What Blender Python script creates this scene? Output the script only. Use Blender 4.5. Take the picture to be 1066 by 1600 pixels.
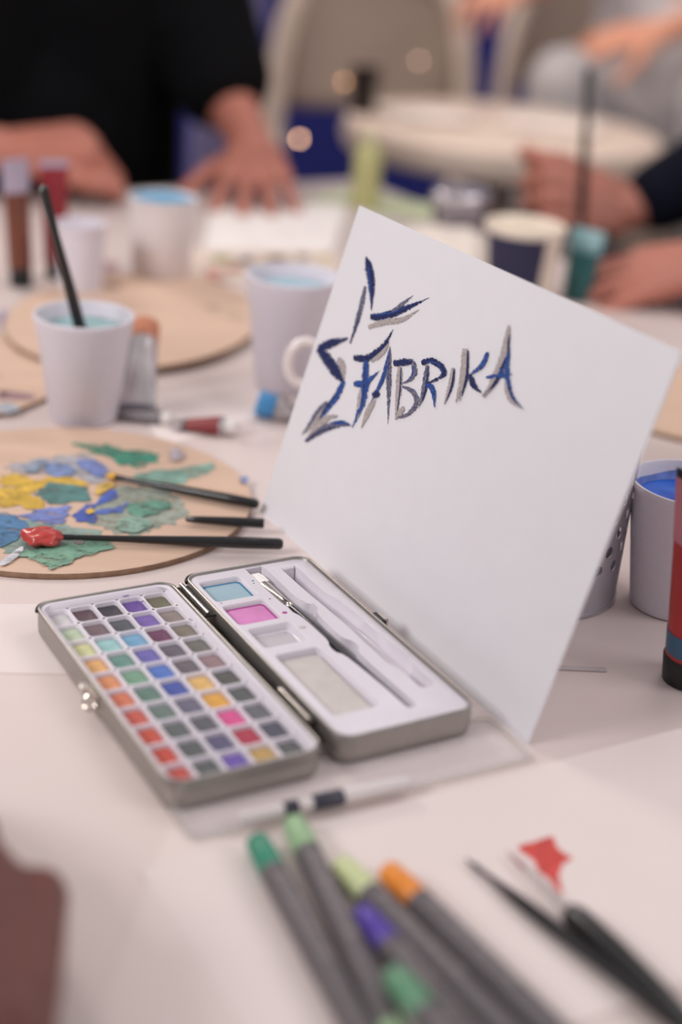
import bpy, bmesh, math, random
from mathutils import Vector, Matrix, Euler, noise
random.seed(7)
for o in list(bpy.data.objects): bpy.data.objects.remove(o, do_unlink=True)
SC = bpy.context.scene
COL = SC.collection
V = Vector
PI = math.pi

# ------------------------------------------------------------------ camera
CF, CPITCH, CROLL, CH = 2309.244, .4147645, .0836146, .3944828
cp, sp = math.cos(CPITCH), math.sin(CPITCH)
FWD = V((0, cp, -sp)); R0 = V((1, 0, 0)); U0 = R0.cross(FWD)
RGT = math.cos(CROLL)*R0 + math.sin(CROLL)*U0
UPV = -math.sin(CROLL)*R0 + math.cos(CROLL)*U0
cam_d = bpy.data.cameras.new('camera'); cam = bpy.data.objects.new('camera', cam_d); COL.objects.link(cam)
M = Matrix((RGT, UPV, -FWD)).transposed().to_4x4(); M.translation = V((0, 0, CH)); cam.matrix_world = M
cam_d.sensor_fit = 'VERTICAL'; cam_d.sensor_height = 36; cam_d.sensor_width = 24
cam_d.lens = CF/1600*36
cam_d.clip_start = .02; cam_d.clip_end = 60
cam_d.dof.use_dof = True; cam_d.dof.focus_distance = .840; cam_d.dof.aperture_fstop = 2.4
SC.camera = cam

# ------------------------------------------------------------------ light and exposure
SC.view_settings.view_transform = 'Standard'; SC.view_settings.look = 'None'
SC.view_settings.gamma = 1; SC.view_settings.use_curve_mapping = False
SC.view_settings.exposure = 0.06
W = bpy.data.worlds.new('world'); SC.world = W; W.use_nodes = True
W.node_tree.nodes['Background'].inputs[0].default_value = (1, .95, .955, 1)
W.node_tree.nodes['Background'].inputs[1].default_value = .46
def area(name, loc, target, size, power, color):
    d = bpy.data.lights.new(name, 'AREA'); d.shape = 'RECTANGLE'; d.size = size[0]; d.size_y = size[1]; d.energy = power; d.color = color
    o = bpy.data.objects.new(name, d); COL.objects.link(o); o.location = loc
    o.rotation_euler = (V(target)-V(loc)).to_track_quat('-Z', 'Y').to_euler()
    return o
area('unseen_lamp', (-1.8, -.4, 1.55), (0, .9, .1), (1.1, .7), 42, (1, .96, .96))
area('unseen_lamp', (2.2, .2, 1.6), (.2, .9, .05), (1.2, .8), 17, (1, .96, .98))  # unseen fill added from the right to lift the foam cup and card's shadow
area('unseen_lamp', (.7, 1.9, 1.9), (.1, 3.2, -.2), (1.1, .7), 13, (1, .93, .90))  # unseen fill, put on the near side to brighten the chair fronts
area('unseen_lamp', (-1.8, 3.0, 1.9), (.2, 3.1, -.2), (1.2, .7), 34, (1, .90, .82))  # unseen fill, strengthened to brighten the background

# ------------------------------------------------------------------ helpers
def at(x, y, z=0):
    d = FWD + RGT*((x-533)/CF) + UPV*((800-y)/CF); o = V((0, 0, CH))
    return o + d*((z-CH)/d.z)
def aty(x, y, yy):
    d = FWD + RGT*((x-533)/CF) + UPV*((800-y)/CF); o = V((0, 0, CH))
    return o + d*(yy/d.y)
def lin(c):
    return tuple((v/255/12.92 if v/255 <= .04045 else ((v/255+.055)/1.055)**2.4) for v in c)
MC = {}
def mat(name, rgb, rough=.5, metal=0, var=.06, vscale=30, bump=0, bscale=300, sss=0, coat=0, trans=0, alpha=1, emit=0, spec=.5, gain=1.0, stretch=None):
    if name in MC: return MC[name]
    m = bpy.data.materials.new(name); m.use_nodes = True; nt = m.node_tree; p = nt.nodes['Principled BSDF']
    c = [min(.92, v*gain) for v in lin(rgb)]
    p.inputs['Roughness'].default_value = rough; p.inputs['Metallic'].default_value = metal
    p.inputs['Specular IOR Level'].default_value = spec
    tc = nt.nodes.new('ShaderNodeTexCoord'); mp = nt.nodes.new('ShaderNodeMapping'); nt.links.new(tc.outputs['Object'], mp.inputs[0])
    if stretch: mp.inputs['Scale'].default_value = stretch
    n = nt.nodes.new('ShaderNodeTexNoise'); n.inputs['Scale'].default_value = vscale; n.inputs['Detail'].default_value = 4
    nt.links.new(mp.outputs[0], n.inputs['Vector'])
    r = nt.nodes.new('ShaderNodeValToRGB'); r.color_ramp.elements[0].position = .3; r.color_ramp.elements[1].position = .7
    r.color_ramp.elements[0].color = (*[v*(1-var) for v in c], 1); r.color_ramp.elements[1].color = (*[min(1, v*(1+var)) for v in c], 1)
    nt.links.new(n.outputs['Fac'], r.inputs[0]); nt.links.new(r.outputs[0], p.inputs['Base Color'])
    if bump:
        n2 = nt.nodes.new('ShaderNodeTexNoise'); n2.inputs['Scale'].default_value = bscale; nt.links.new(mp.outputs[0], n2.inputs['Vector'])
        b = nt.nodes.new('ShaderNodeBump'); b.inputs['Strength'].default_value = bump; b.inputs['Distance'].default_value = .001
        nt.links.new(n2.outputs['Fac'], b.inputs['Height']); nt.links.new(b.outputs[0], p.inputs['Normal'])
    if sss:
        p.inputs['Subsurface Weight'].default_value = sss; p.inputs['Subsurface Radius'].default_value = (.01, .004, .002); p.inputs['Subsurface Scale'].default_value = .5
    p.inputs['Coat Weight'].default_value = coat; p.inputs['Transmission Weight'].default_value = trans; p.inputs['Alpha'].default_value = alpha
    if emit: p.inputs['Emission Color'].default_value = (*c, 1); p.inputs['Emission Strength'].default_value = emit
    MC[name] = m; return m

class MB:
    """collects shapes in one bmesh"""
    def __init__(s): s.b = bmesh.new()
    def box(s, c, size, rot=0):
        g = bmesh.ops.create_cube(s.b, size=1)['verts']
        mt = Matrix.Translation(V(c)) @ Matrix.Rotation(rot, 4, 'Z') @ Matrix.Diagonal((*size, 1)); bmesh.ops.transform(s.b, matrix=mt, verts=g); return s
    def rings(s, rings, cap0=True, cap1=True):
        L = [[s.b.verts.new(p) for p in r] for r in rings]
        for A, B in zip(L, L[1:]):
            n = len(A)
            for i in range(n): s.b.faces.new((A[i], A[(i+1) % n], B[(i+1) % n], B[i]))
        if cap0: s.b.faces.new(L[0][::-1])
        if cap1: s.b.faces.new(L[-1])
        return s
    def lathe(s, prof, c=(0, 0, 0), n=40, cap0=True, cap1=True, sx=1, sy=1, a0=0):
        c = V(c)
        return s.rings([[c+V((r*sx*math.cos(a0+2*PI*i/n), r*sy*math.sin(a0+2*PI*i/n), z)) for i in range(n)] for r, z in prof], cap0, cap1)
    def tube(s, pts, rad, n=12, cap=True, flat=None):
        pts = [V(p) for p in pts]
        if not hasattr(rad, '__len__'): rad = [rad]*len(pts)
        up = None; R = []
        for i, p in enumerate(pts):
            t = (pts[min(i+1, len(pts)-1)]-pts[max(i-1, 0)]).normalized()
            if up is None: up = V((0, 0, 1)) if abs(t.z) < .9 else V((1, 0, 0))
            a = t.cross(up).normalized(); u = a.cross(t); up = u
            fl = flat[i] if flat else 1
            R.append([p+a*rad[i]*math.cos(2*PI*k/n)*(2-fl if flat else 1)+u*rad[i]*fl*math.sin(2*PI*k/n) for k in range(n)])
        return s.rings(R, cap, cap)
    def capsule(s, p0, r0, p1, r1, n=14):
        p0, p1 = V(p0), V(p1); d = (p1-p0); L = d.length; t = d.normalized() if L > 1e-6 else V((0, 0, 1))
        pts = []; rr = []
        for k in range(5): a = PI/2*(1-k/5)*.96; pts.append(p0-t*r0*math.sin(a)); rr.append(r0*math.cos(a))
        pts.append(p0); rr.append(r0); pts.append(p1); rr.append(r1)
        for k in range(1, 6): a = PI/2*(k/5)*.96; pts.append(p1+t*r1*math.sin(a)); rr.append(r1*math.cos(a))
        up = V((0, 0, 1)) if abs(t.z) < .9 else V((1, 0, 0)); a = t.cross(up).normalized(); u = a.cross(t)
        return s.rings([[p+a*r*math.cos(2*PI*k/n)+u*r*math.sin(2*PI*k/n) for k in range(n)] for p, r in zip(pts, rr)])
    def ell(s, c, r, rot=(0, 0, 0), seg=20):
        g = bmesh.ops.create_uvsphere(s.b, u_segments=seg, v_segments=seg//2+2, radius=1)['verts']
        bmesh.ops.transform(s.b, matrix=Matrix.Translation(V(c)) @ Euler(rot).to_matrix().to_4x4() @ Matrix.Diagonal((*r, 1)), verts=g); return s
    def prism(s, poly, z0, z1):
        return s.rings([[V((p[0], p[1], z0)) for p in poly], [V((p[0], p[1], z1)) for p in poly]])
    def build(s, name, m, parent=None, smooth=True, off=None, angle=40, remesh=0, sm=0):
        bmesh.ops.recalc_face_normals(s.b, faces=s.b.faces)
        if off is not None: bmesh.ops.translate(s.b, vec=-V(off), verts=s.b.verts)
        me = bpy.data.meshes.new(name); s.b.to_mesh(me); s.b.free()
        o = bpy.data.objects.new(name, me); COL.objects.link(o)
        if remesh:
            md = o.modifiers.new('r', 'REMESH'); md.mode = 'VOXEL'; md.voxel_size = remesh
            if sm: ms = o.modifiers.new('s', 'SMOOTH'); ms.iterations = sm; ms.factor = .5
            dg = bpy.context.evaluated_depsgraph_get(); me = bpy.data.meshes.new_from_object(o.evaluated_get(dg)); o.modifiers.clear(); o.data = me; me.name = name
        me.materials.clear(); me.materials.append(m)
        if smooth:
            me.shade_smooth()
            if not remesh: me.set_sharp_from_angle(angle=math.radians(angle))
        if parent: o.parent = parent
        return o
def thing(name, label, cat, loc=(0, 0, 0), rot=(0, 0, 0), group=None):
    o = bpy.data.objects.new(name, None); COL.objects.link(o); o.location = loc
    o.rotation_euler = rot if hasattr(rot, '__len__') else (0, 0, rot)
    o['label'] = label; o['category'] = cat; o.empty_display_size = .02
    if group: o['group'] = group
    return o
def tag(o, label, cat, group=None):
    o['label'] = label; o['category'] = cat
    if group: o['group'] = group
    return o
def struct(o): o['kind'] = 'structure'; return o
def place(o, loc, rz=0): o.location = loc; o.rotation_euler = (0, 0, rz); return o
def aim(o, p, q):
    """put the thing's local +X axis from p to q"""
    o.location = p; o.rotation_euler = (V(q)-V(p)).to_track_quat('X', 'Z').to_euler(); return o
def rrect(w, l, r, n=5, cx=0, cy=0):
    P = []
    for qx, qy, a0 in ((1, 1, 0), (-1, 1, 90), (-1, -1, 180), (1, -1, 270)):
        for k in range(n+1):
            a = math.radians(a0+90*k/n); P.append((cx+qx*(w/2-r)+r*math.cos(a), cy+qy*(l/2-r)+r*math.sin(a)))
    return P
def catmull(P, n=8):
    P = [V(p) for p in P]; Q = [P[0]*2-P[1]]+P+[P[-1]*2-P[-2]]; out = []
    for i in range(1, len(Q)-2):
        for k in range(n):
            t = k/n; a, b, c, d = Q[i-1:i+3]
            out.append(.5*((2*b)+(c-a)*t+(2*a-5*b+4*c-d)*t*t+(3*b-a-3*c+d)*t**3))
    out.append(P[-1]); return out
def blob(px, z, jit=.03, up=None, sub=6):
    """closed smooth polygon on a horizontal plane from outline points of the photograph"""
    P = [at(x, y, z) for x, y in px]; n = len(P); out = []
    c = sum(P, V())/n; R = max((p-c).length for p in P)
    for i in range(n):
        a, b, cc, d = P[i-1], P[i], P[(i+1) % n], P[(i+2) % n]
        for k in range(sub):
            t = k/sub; q = .5*((2*b)+(cc-a)*t+(2*a-5*b+4*cc-d)*t*t+(3*b-a-3*cc+d)*t**3)
            w = noise.noise(q*180)*R*jit*3; out.append(q+(q-c).normalized()*w)
    return out

# ------------------------------------------------------------------ materials
m_table = mat('white laminate', (224, 209, 205), .42, var=.02, vscale=6)
m_paper = mat('white paper', (228, 215, 212), .75, var=.01, vscale=40, bump=.1, bscale=900)
m_card = mat('white canvas card', (218, 216, 221), .6, var=.01, vscale=60, bump=.12, bscale=1500)
m_foam = mat('white foam', (215, 210, 219), .6, var=.02, vscale=200, bump=.15, bscale=900, sss=.1)
m_plas = mat('white plastic insert', (222, 216, 224), .35, var=.015, vscale=80)
m_tin = mat('brushed tin', (165, 160, 156), .38, metal=.85, var=.04, vscale=90)
m_tinedge = mat('dark tin edge', (70, 70, 70), .35, metal=.9)
m_chrome = mat('chrome', (215, 208, 200), .18, metal=1)
m_black = mat('black lacquer', (14, 14, 17), .3, var=.1, coat=.3)
m_blackp = mat('black plastic cap', (16, 16, 18), .42, var=.1)
m_wood = mat('pale plywood', (206, 176, 155), .6, var=.07, vscale=16, stretch=(1, 6, 6), bump=.1)
m_woodedge = mat('plywood edge', (140, 110, 88), .7, var=.2, vscale=200)
m_skin = mat('skin', (174, 110, 94), .5, var=.08, vscale=20, sss=.15, bump=.2, bscale=120)
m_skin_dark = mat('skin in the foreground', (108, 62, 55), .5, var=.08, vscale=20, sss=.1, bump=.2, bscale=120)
m_skin_light = mat('warm skin', (215, 150, 122), .5, var=.08, vscale=20, sss=.15)

# ------------------------------------------------------------------ room
struct(MB().box((0, 2.2, -.775), (9, 9, .05)).build('floor', mat('dark navy carpet', (30, 32, 62), .9, var=.25, vscale=8), smooth=False))
struct(MB().box((0, 5.2, .65), (9, .1, 2.9)).build('wall_back', mat('deep blue wall', (24, 31, 112), .8, var=.12, vscale=2), smooth=False))
struct(MB().box((-3.6, 2.2, .65), (.1, 9, 2.9)).build('wall_left', mat('off white wall', (190, 180, 172), .8, var=.04), smooth=False))
struct(MB().box((3.6, 2.2, .65), (.1, 9, 2.9)).build('wall_right', m := mat('off white wall', (190, 180, 172), .8), smooth=False))

# work table, turned 33 degrees against the view
TC = V((-.01, 2.02, 0)); TA = V((.55, -.835, 0)).normalized(); TB = V((-TA.y*-1, -TA.x, 0)).normalized()
TB = V((-.835, -.55, 0)).normalized()
tabyaw = math.atan2(TA.y, TA.x)
ctr = TC+TA*.95+TB*.6
tbl = thing('work_table', 'long white table that the paint box and cups stand on', 'table', (ctr.x, ctr.y, -.75), tabyaw)
b = MB().rings([[V((x, y, z)) for x, y in rrect(1.9-2*i, 1.2-2*i, .02, 4)] for i, z in ((.004, .722), (0, .726), (0, .747), (.003, .75))])
b.build('tabletop', m_table, tbl)
MB().box((0, 0, .70), (1.7, 1.0, .04)).build('apron', mat('grey steel', (120, 120, 122), .5, metal=.5), tbl, smooth=False)
for sx in (-1, 1):
    for sy in (-1, 1): MB().tube([(sx*.85, sy*.5, 0), (sx*.82, sy*.47, .69)], .016).build('leg', MC['grey steel'], tbl)

# ------------------------------------------------------------------ paint tin
YAW = .545
TIN = V((-.0794, .6445, 0))
tin = thing('watercolor_tin', 'open silver metal watercolor tin with fifty paint pans and a mixing lid', 'paint box', TIN, YAW)
LX, LY = .0885, .003
def shell(name, cx, cy):
    prof = [(.0035, .0002), (.0012, .0008), (.0002, .0028), (0, .006), (0, .0150), (.0005, .0158), (.0011, .0160), (.0016, .0155), (.0016, .002)]
    MB().rings([[V((x, y, z)) for x, y in rrect(.0794-2*i, .185-2*i, .0095-i, 8, cx, cy)] for i, z in prof]).build(name, m_tin, tin, angle=60)
shell('tray_shell', 0, 0); shell('lid_shell', LX, LY)
# rolled edge, black tube along the back edge only
for nm, cx, cy in (('rim', 0, 0), ('rim', LX, LY)):
    P = [V((x, y, .0160)) for x, y in rrect(.0794-.0014, .185-.0014, .0090, 8, cx, cy)]
    b = MB(); n = len(P); R = []
    for i, p in enumerate(P):
        t = (P[(i+1) % n]-P[i-1]).normalized(); a = t.cross(V((0, 0, 1)))
        R.append([p+a*.00075*math.cos(2*PI*k/8)+V((0, 0, .00075*math.sin(2*PI*k/8))) for k in range(8)])
    b.rings(R+[R[0]], False, False); bmesh.ops.remove_doubles(b.b, verts=b.b.verts, dist=1e-6)
    b.build(nm, m_chrome if 0 else m_tin, tin)
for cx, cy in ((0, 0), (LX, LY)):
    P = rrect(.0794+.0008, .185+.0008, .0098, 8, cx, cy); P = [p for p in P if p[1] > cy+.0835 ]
    MB().tube([(x, y, .0150) for x, y in P], .0011, 8).build('edge_band', mat('black band', (18, 18, 20), .5), tin)
# pan insert
PX, PY, GX, GY, ZP = .01430, .01765, -.0007, -.0006, .0122
b = MB()
gw, gl = PX*5, PY*10
def ringpts(cx, cy, w, l, r, z, n=3): return [V((x, y, z)) for x, y in rrect(w, l, r, n, cx, cy)]
def square_like(cx, cy, w, l, pts):
    out = []
    for p in pts:
        dx, dy = (p.x-cx)/(w/2), (p.y-cy)/(l/2)
        # corners of the rounded hole go to the cell corner, sides to the side
        k = max(abs(dx), abs(dy)); out.append(V((cx+dx/k*w/2, cy+dy/k*l/2, ZP)))
    return out
cells = []
for r in range(10):
    for c in range(5):
        cx = GX+(c-2)*PX; cy = GY+(4.5-r)*PY
        t0 = ringpts(cx, cy, PX-.0010, PY-.0010, .0026, ZP); t1 = ringpts(cx, cy, PX-.0014, PY-.0014, .0023, ZP-.0006); t2 = ringpts(cx, cy, PX-.0020, PY-.0020, .0018, .0078)
        b.rings([square_like(cx, cy, PX, PY, t0), t0, t1, t2], False, True); cells.append((cx, cy, r, c))
# sloping collar up to the tin rim
inner = []
N = 4*9
for inset, z in ((.0017, .0156), (.0028, .0156), (.0036, .0150)):
    inner.append([V((x, y, z)) for x, y in rrect(.0794-2*inset, .185-2*inset, .0090-inset*.8, 8)])
base = [V((max(GX-gw/2, min(GX+gw/2, p.x*1.2)), max(GY-gl/2, min(GY+gl/2, p.y*1.2)), ZP)) for p in inner[-1]]
b.rings(inner+[base], False, False)
b.build('pan_insert', m_plas, tin, angle=35)
PAN = [[(205,200,202),(95,70,78),(60,58,65),(105,70,160),(112,110,85)],
[(185,203,170),(118,98,105),(85,88,98),(122,95,178),(145,130,126)],
[(208,208,150),(150,200,200),(112,168,206),(115,62,95),(132,122,108)],
[(232,172,104),(102,148,136),(108,102,182),(105,98,112),(115,112,105)],
[(228,145,95),(118,164,136),(80,120,205),(110,102,108),(155,125,128)],
[(222,118,84),(98,132,120),(70,88,175),(232,184,106),(92,92,88)],
[(212,90,74),(108,126,120),(110,105,128),(234,168,66),(92,96,96)],
[(212,80,58),(98,104,104),(96,96,106),(228,80,148),(108,108,115)],
[(212,74,58),(92,96,98),(95,90,125),(188,55,78),(85,85,102)],
[(206,80,70),(92,96,96),(110,82,180),(198,158,86),(95,95,98)]]
panme = None
for cx, cy, r, c in cells:
    if panme is None:
        q = MB(); w, l = PX-.0021, PY-.0021
        q.rings([[V((x, y, z)) for x, y in rrect(w*s, l*s, .0018*s, 4)] for s, z in ((1, 0), (1, .0012), (.97, .0018), (.85, .0022), (.5, .0019), (.2, .0017))])
        tmp = q.build('paint_pan', m_plas); panme = tmp.data; bpy.data.objects.remove(tmp)
    me = panme.copy(); me.materials.clear(); me.materials.append(mat('pan paint %d %d' % (r, c), [v*.86+.14*sum(PAN[r][c])/3 for v in PAN[r][c]], .45, var=.10, vscale=220, gain=.86, bump=.3, bscale=500))
    o = bpy.data.objects.new('paint_pan', me); COL.objects.link(o); o.parent = tin; o.location = (cx, cy, .0081)
# spilled purple paint on the collar and loose drops
m_purple = mat('spilled purple paint', (122, 92, 160), .4)
for x, y, s in ((.012, .0893, .0030), (.016, .0895, .0022), (.008, .0893, .0013), (.0205, .0892, .0009), (.0185, .080, .0010), (.0352, .0505, .0007), (.034, .043, .0006), (.0352, .0455, .0005)):
    q = MB(); q.lathe([(1, 0), (.9, .0002), (.3, .0003)], n=14, sx=s, sy=s*.55)
    o = q.build('paint_drop', m_purple, tin); o.location = (x, y, .0134 if y > .085 else .0126)
# lid insert with wells cut in
ins = MB(); ins.rings([[V((x, y, z)) for x, y in rrect(.0794-2*i, .185-2*i, .0085-i*.6, 8, LX, LY)] for i, z in ((.0017, .003), (.0017, .0148), (.0024, .0153))])
ins = ins.build('lid_insert', m_plas, tin, angle=35)
cut = MB()
def cutter(pts, depth, taper=.0011, ztop=.0153):
    """pts: closed loop in tin coordinates"""
    cx = sum(p[0] for p in pts)/len(pts); cy = sum(p[1] for p in pts)/len(pts)
    def sc(d): return [V((p[0]-(p[0]-cx)/max(1e-6, math.hypot(p[0]-cx, p[1]-cy))*d, p[1]-(p[1]-cy)/max(1e-6, math.hypot(p[0]-cx, p[1]-cy))*d, 0)) for p in pts]
    R = []
    for d, z in ((taper+.0012, ztop-depth), (taper, ztop-depth+.0006), (.0003, ztop-.0006), (-.0003, ztop-.0001), (-.0004, ztop+.002)):
        R.append([V((p.x, p.y, z)) for p in sc(d)])
    cut.rings(R)
WELL = [(.0672, .0725, .0262, .0250, .0052), (.0674, .0428, .0262, .0232, .0052), (.0690, .0148, .0262, .0220, .0050), (.0702, -.0360, .0265, .0640, .0062)]
for cx, cy, w, l, d in WELL: cutter(rrect(w, l, .0028, 5, cx, cy), d)
def outline(prof):
    """slot outline from a list of (y, left x, right x)"""
    L = [(a, y) for y, a, b_ in prof]; Rr = [(b_, y) for y, a, b_ in prof]
    P = catmull([V((x, y, 0)) for x, y in Rr], 3)+catmull([V((x, y, 0)) for x, y in L[::-1]], 3)
    return [(p.x, p.y) for p in P]
cutter(outline([(.0925, .0885, .0965), (.091, .0870, .0982), (.070, .0868, .0985), (.048, .0875, .0985), (.040, .0885, .1035), (.034, .0885, .1035), (.026, .0905, .1000), (.002, .0912, .0995), (-.006, .0890, .1030), (-.013, .0890, .1030), (-.020, .0920, .1000), (-.055, .0945, .1005), (-.073, .0950, .1005), (-.0755, .0965, .099)]), .0092, .0006)
cutter(outline([(.0845, .1085, .1150), (.083, .1068, .1165), (.050, .1072, .1165), (.040, .1078, .1190), (.020, .1085, .1205), (.006, .1090, .1215), (-.010, .1085, .1215), (-.024, .1085, .1225), (-.034, .1088, .1225), (-.040, .1110, .1205), (-.058, .1115, .1205), (-.0615, .113, .119)]), .0092, .0008)
cutter([(.1155+.0055*math.cos(2*PI*k/20), -.030+.0055*math.sin(2*PI*k/20)) for k in range(20)], .0105)
cuto = cut.build('cutter', m_plas, tin)
md = ins.modifiers.new('b', 'BOOLEAN'); md.operation = 'DIFFERENCE'; md.object = cuto; md.solver = 'EXACT'; md.use_self = True
dg = bpy.context.evaluated_depsgraph_get(); me = bpy.data.meshes.new_from_object(ins.evaluated_get(dg)); ins.modifiers.clear(); ins.data = me
me.shade_smooth(); me.set_sharp_from_angle(angle=math.radians(35)); bpy.data.objects.remove(cuto)
def pool(name, k, z, m1, m2):
    cx, cy, w, l, d = WELL[k]
    q = MB(); q.rings([[V((x, y, zz)) for x, y in rrect(w-2*i, l-2*i, .0028, 5, cx, cy)] for i, zz in ((.0014, z-.001), (.0010, z), (.0022, z-.00015))])
    o = q.build(name, m1, tin)
    q = MB(); R = [[V((x, y, zz)) for x, y in rrect(w-2*i, l-2*i, .0028, 5, cx, cy)] for i, zz in ((.0011, z+.0001), (.0022, z-.0001))]; q.rings(R, False, False)
    q.build('pigment_edge', m2, o)
pool('blue_puddle', 0, .0125, mat('pale blue paint water', (158, 186, 198), .16, var=.06, spec=.4), mat('blue pigment', (62, 128, 165), .1))
pool('pink_puddle', 1, .0130, mat('pink paint water', (212, 136, 190), .16, var=.12, vscale=60, spec=.4), mat('magenta pigment', (172, 66, 146), .1))
# clear water film and sponge-white block in the big well
q = MB(); q.rings([[V((x, y, z)) for x, y in rrect(.0215-2*i, .0185-2*i, .0025, 5, .0690, .0148)] for i, z in ((0, .0104), (.0006, .0110), (.003, .0108))]).build('water_film', mat('water film', (196, 190, 194), .2, var=.05), tin)
q = MB(); q.rings([[V((x, y, z)) for x, y in rrect(.0250-2*i, .0620-2*i, .004, 5, .0702, -.0360)] for i, z in ((0, .0092), (.0008, .0118), (.003, .0120))]).build('mixing_pad', mat('off white mixing pad', (198, 191, 188), .65, var=.05, vscale=90), tin)
# splashes beside the wells
for x, y, s, mm in ((.0845, .0765, .0007, 'blue pigment'), (.0835, .0735, .0005, 'blue pigment'), (.0838, .0355, .0016, 'magenta pigment'), (.0835, .0530, .0006, 'magenta pigment'), (.0560, .0580, .0005, 'magenta pigment'), (.0850, .0170, .0022, 'water film')):
    q = MB().lathe([(1, 0), (.9, .0002), (.3, .0003)], n=14, sx=s, sy=s*.8); o = q.build('paint_drop', MC[mm], tin); o.location = (x, y, .0153)
# hinges between the two halves: plate, knuckles, pin
for y0, y1 in ((.049, .086), (-.067, -.036)):
    h = MB().box((.0442, (y0+y1)/2, .0138), (.0088, y1-y0, .0008)).build('hinge', m_tinedge, tin)
    n = 5
    for k in range(n):
        ya = y0+(y1-y0)*k/n; yb = y0+(y1-y0)*(k+1)/n-.0005
        MB().tube([(.0442, ya, .0152), (.0442, yb, .0152)], .0016, 12).build('hinge_knuckle', m_chrome, h)
MB().box((.0442, .018, .0045), (.0072, .060, .0012)).build('spine_strip', m_tinedge, tin)
# clasp: wire loop with ball end on the tray, catch on the lid
c_ = MB().box((-.0404, -.001, .0105), (.0012, .012, .008)).build('clasp', m_chrome, tin)
MB().tube([(-.0412, -.006, .009), (-.0440, -.006, .006), (-.0450, -.001, .0055), (-.0440, .004, .006), (-.0412, .004, .009)], .0007, 8).build('wire_loop', m_chrome, c_)
MB().ell((-.0440, .0035, .0140), (.0026, .0026, .0026)).build('ball_end', m_chrome, c_)
c_ = MB().box((LX+.0412, .0120, .0130), (.0030, .0100, .0058)).build('clasp_catch', m_tinedge, tin)
q = MB(); q.box((LX+.0436, .0120, .0150), (.0040, .0075, .0012)); q.box((LX+.0450, .0120, .0128), (.0010, .0075, .0050)); q.build('catch_hook', m_chrome, c_)

# flat brush lying in the lid slot
br = thing('flat_brush', 'small flat brush with white bristles lying in the tin lid', 'paintbrush')
tl = lambda x, y, z: Matrix.Translation(TIN) @ Matrix.Rotation(YAW, 4, 'Z') @ V((x, y, z))
aim(br, tl(.0905, .0880, .0128), tl(.0985, -.072, .0105))
q = MB()
q.rings([[V((x, w*sy, h*sz)) for sy, sz in ((1, 1), (-1, 1), (-1, -1), (1, -1))] for x, w, h in ((0, .0036, .0005), (.006, .0040, .0010), (.0125, .0034, .0014))]).build('bristles', mat('white bristles', (245, 240, 238), .6, var=.12, vscale=400, stretch=(.1, 4, 1)), br)
q = MB().rings([[V((x, r*wy*math.cos(2*PI*k/16), r*math.sin(2*PI*k/16))) for k in range(16)] for x, r, wy in ((.012, .0015, 2.4), (.022, .0020, 1.6), (.032, .0022, 1.1), (.040, .0022, 1), (.0405, .0026, 1), (.042, .0026, 1), (.0425, .0022, 1), (.044, .0022, 1))]).build('ferrule', m_chrome, br)
MB().tube([(x, 0, 0) for x in (.044, .050, .065, .085, .11, .14, .158)], [.0022, .0026, .0029, .0027, .0021, .0015, .0009]).build('handle', mat('dark pewter handle', (52, 50, 54), .25, metal=.3, coat=.4), br)

# ------------------------------------------------------------------ painted card
CY, TILT, CW, CHT = -1.02853, 1.29469, .300, .2076
CA = V((-.0530, .8851, 0)); CB = V((math.cos(CY), math.sin(CY), 0)); CN = V((-math.sin(CY), math.cos(CY), 0)); CU = CN*math.cos(TILT)+V((0, 0, 1))*math.sin(TILT)
CNRM = CB.cross(CU)*-1
if CNRM.y > 0: CNRM = -CNRM
card = thing('painted_card', 'large white card leaning upright with blue hand-painted lettering', 'card', CA)
card.rotation_euler = Matrix((CB, CU, CB.cross(CU))).transposed().to_euler()
Cinv = card.rotation_euler.to_matrix().transposed()
sgn = 1 if CB.cross(CU).dot(CNRM) > 0 else -1
MB().box((CW/2, CHT/2, -sgn*.0005), (CW, CHT, .001)).build('card_sheet', m_card, card, smooth=False)
def oncard(x, y):
    d = FWD + RGT*((x-533)/CF) + UPV*((800-y)/CF); o = V((0, 0, CH)); t = (CA-o).dot(CNRM)/d.dot(CNRM)
    return Cinv @ (o+d*t-CA)
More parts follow.
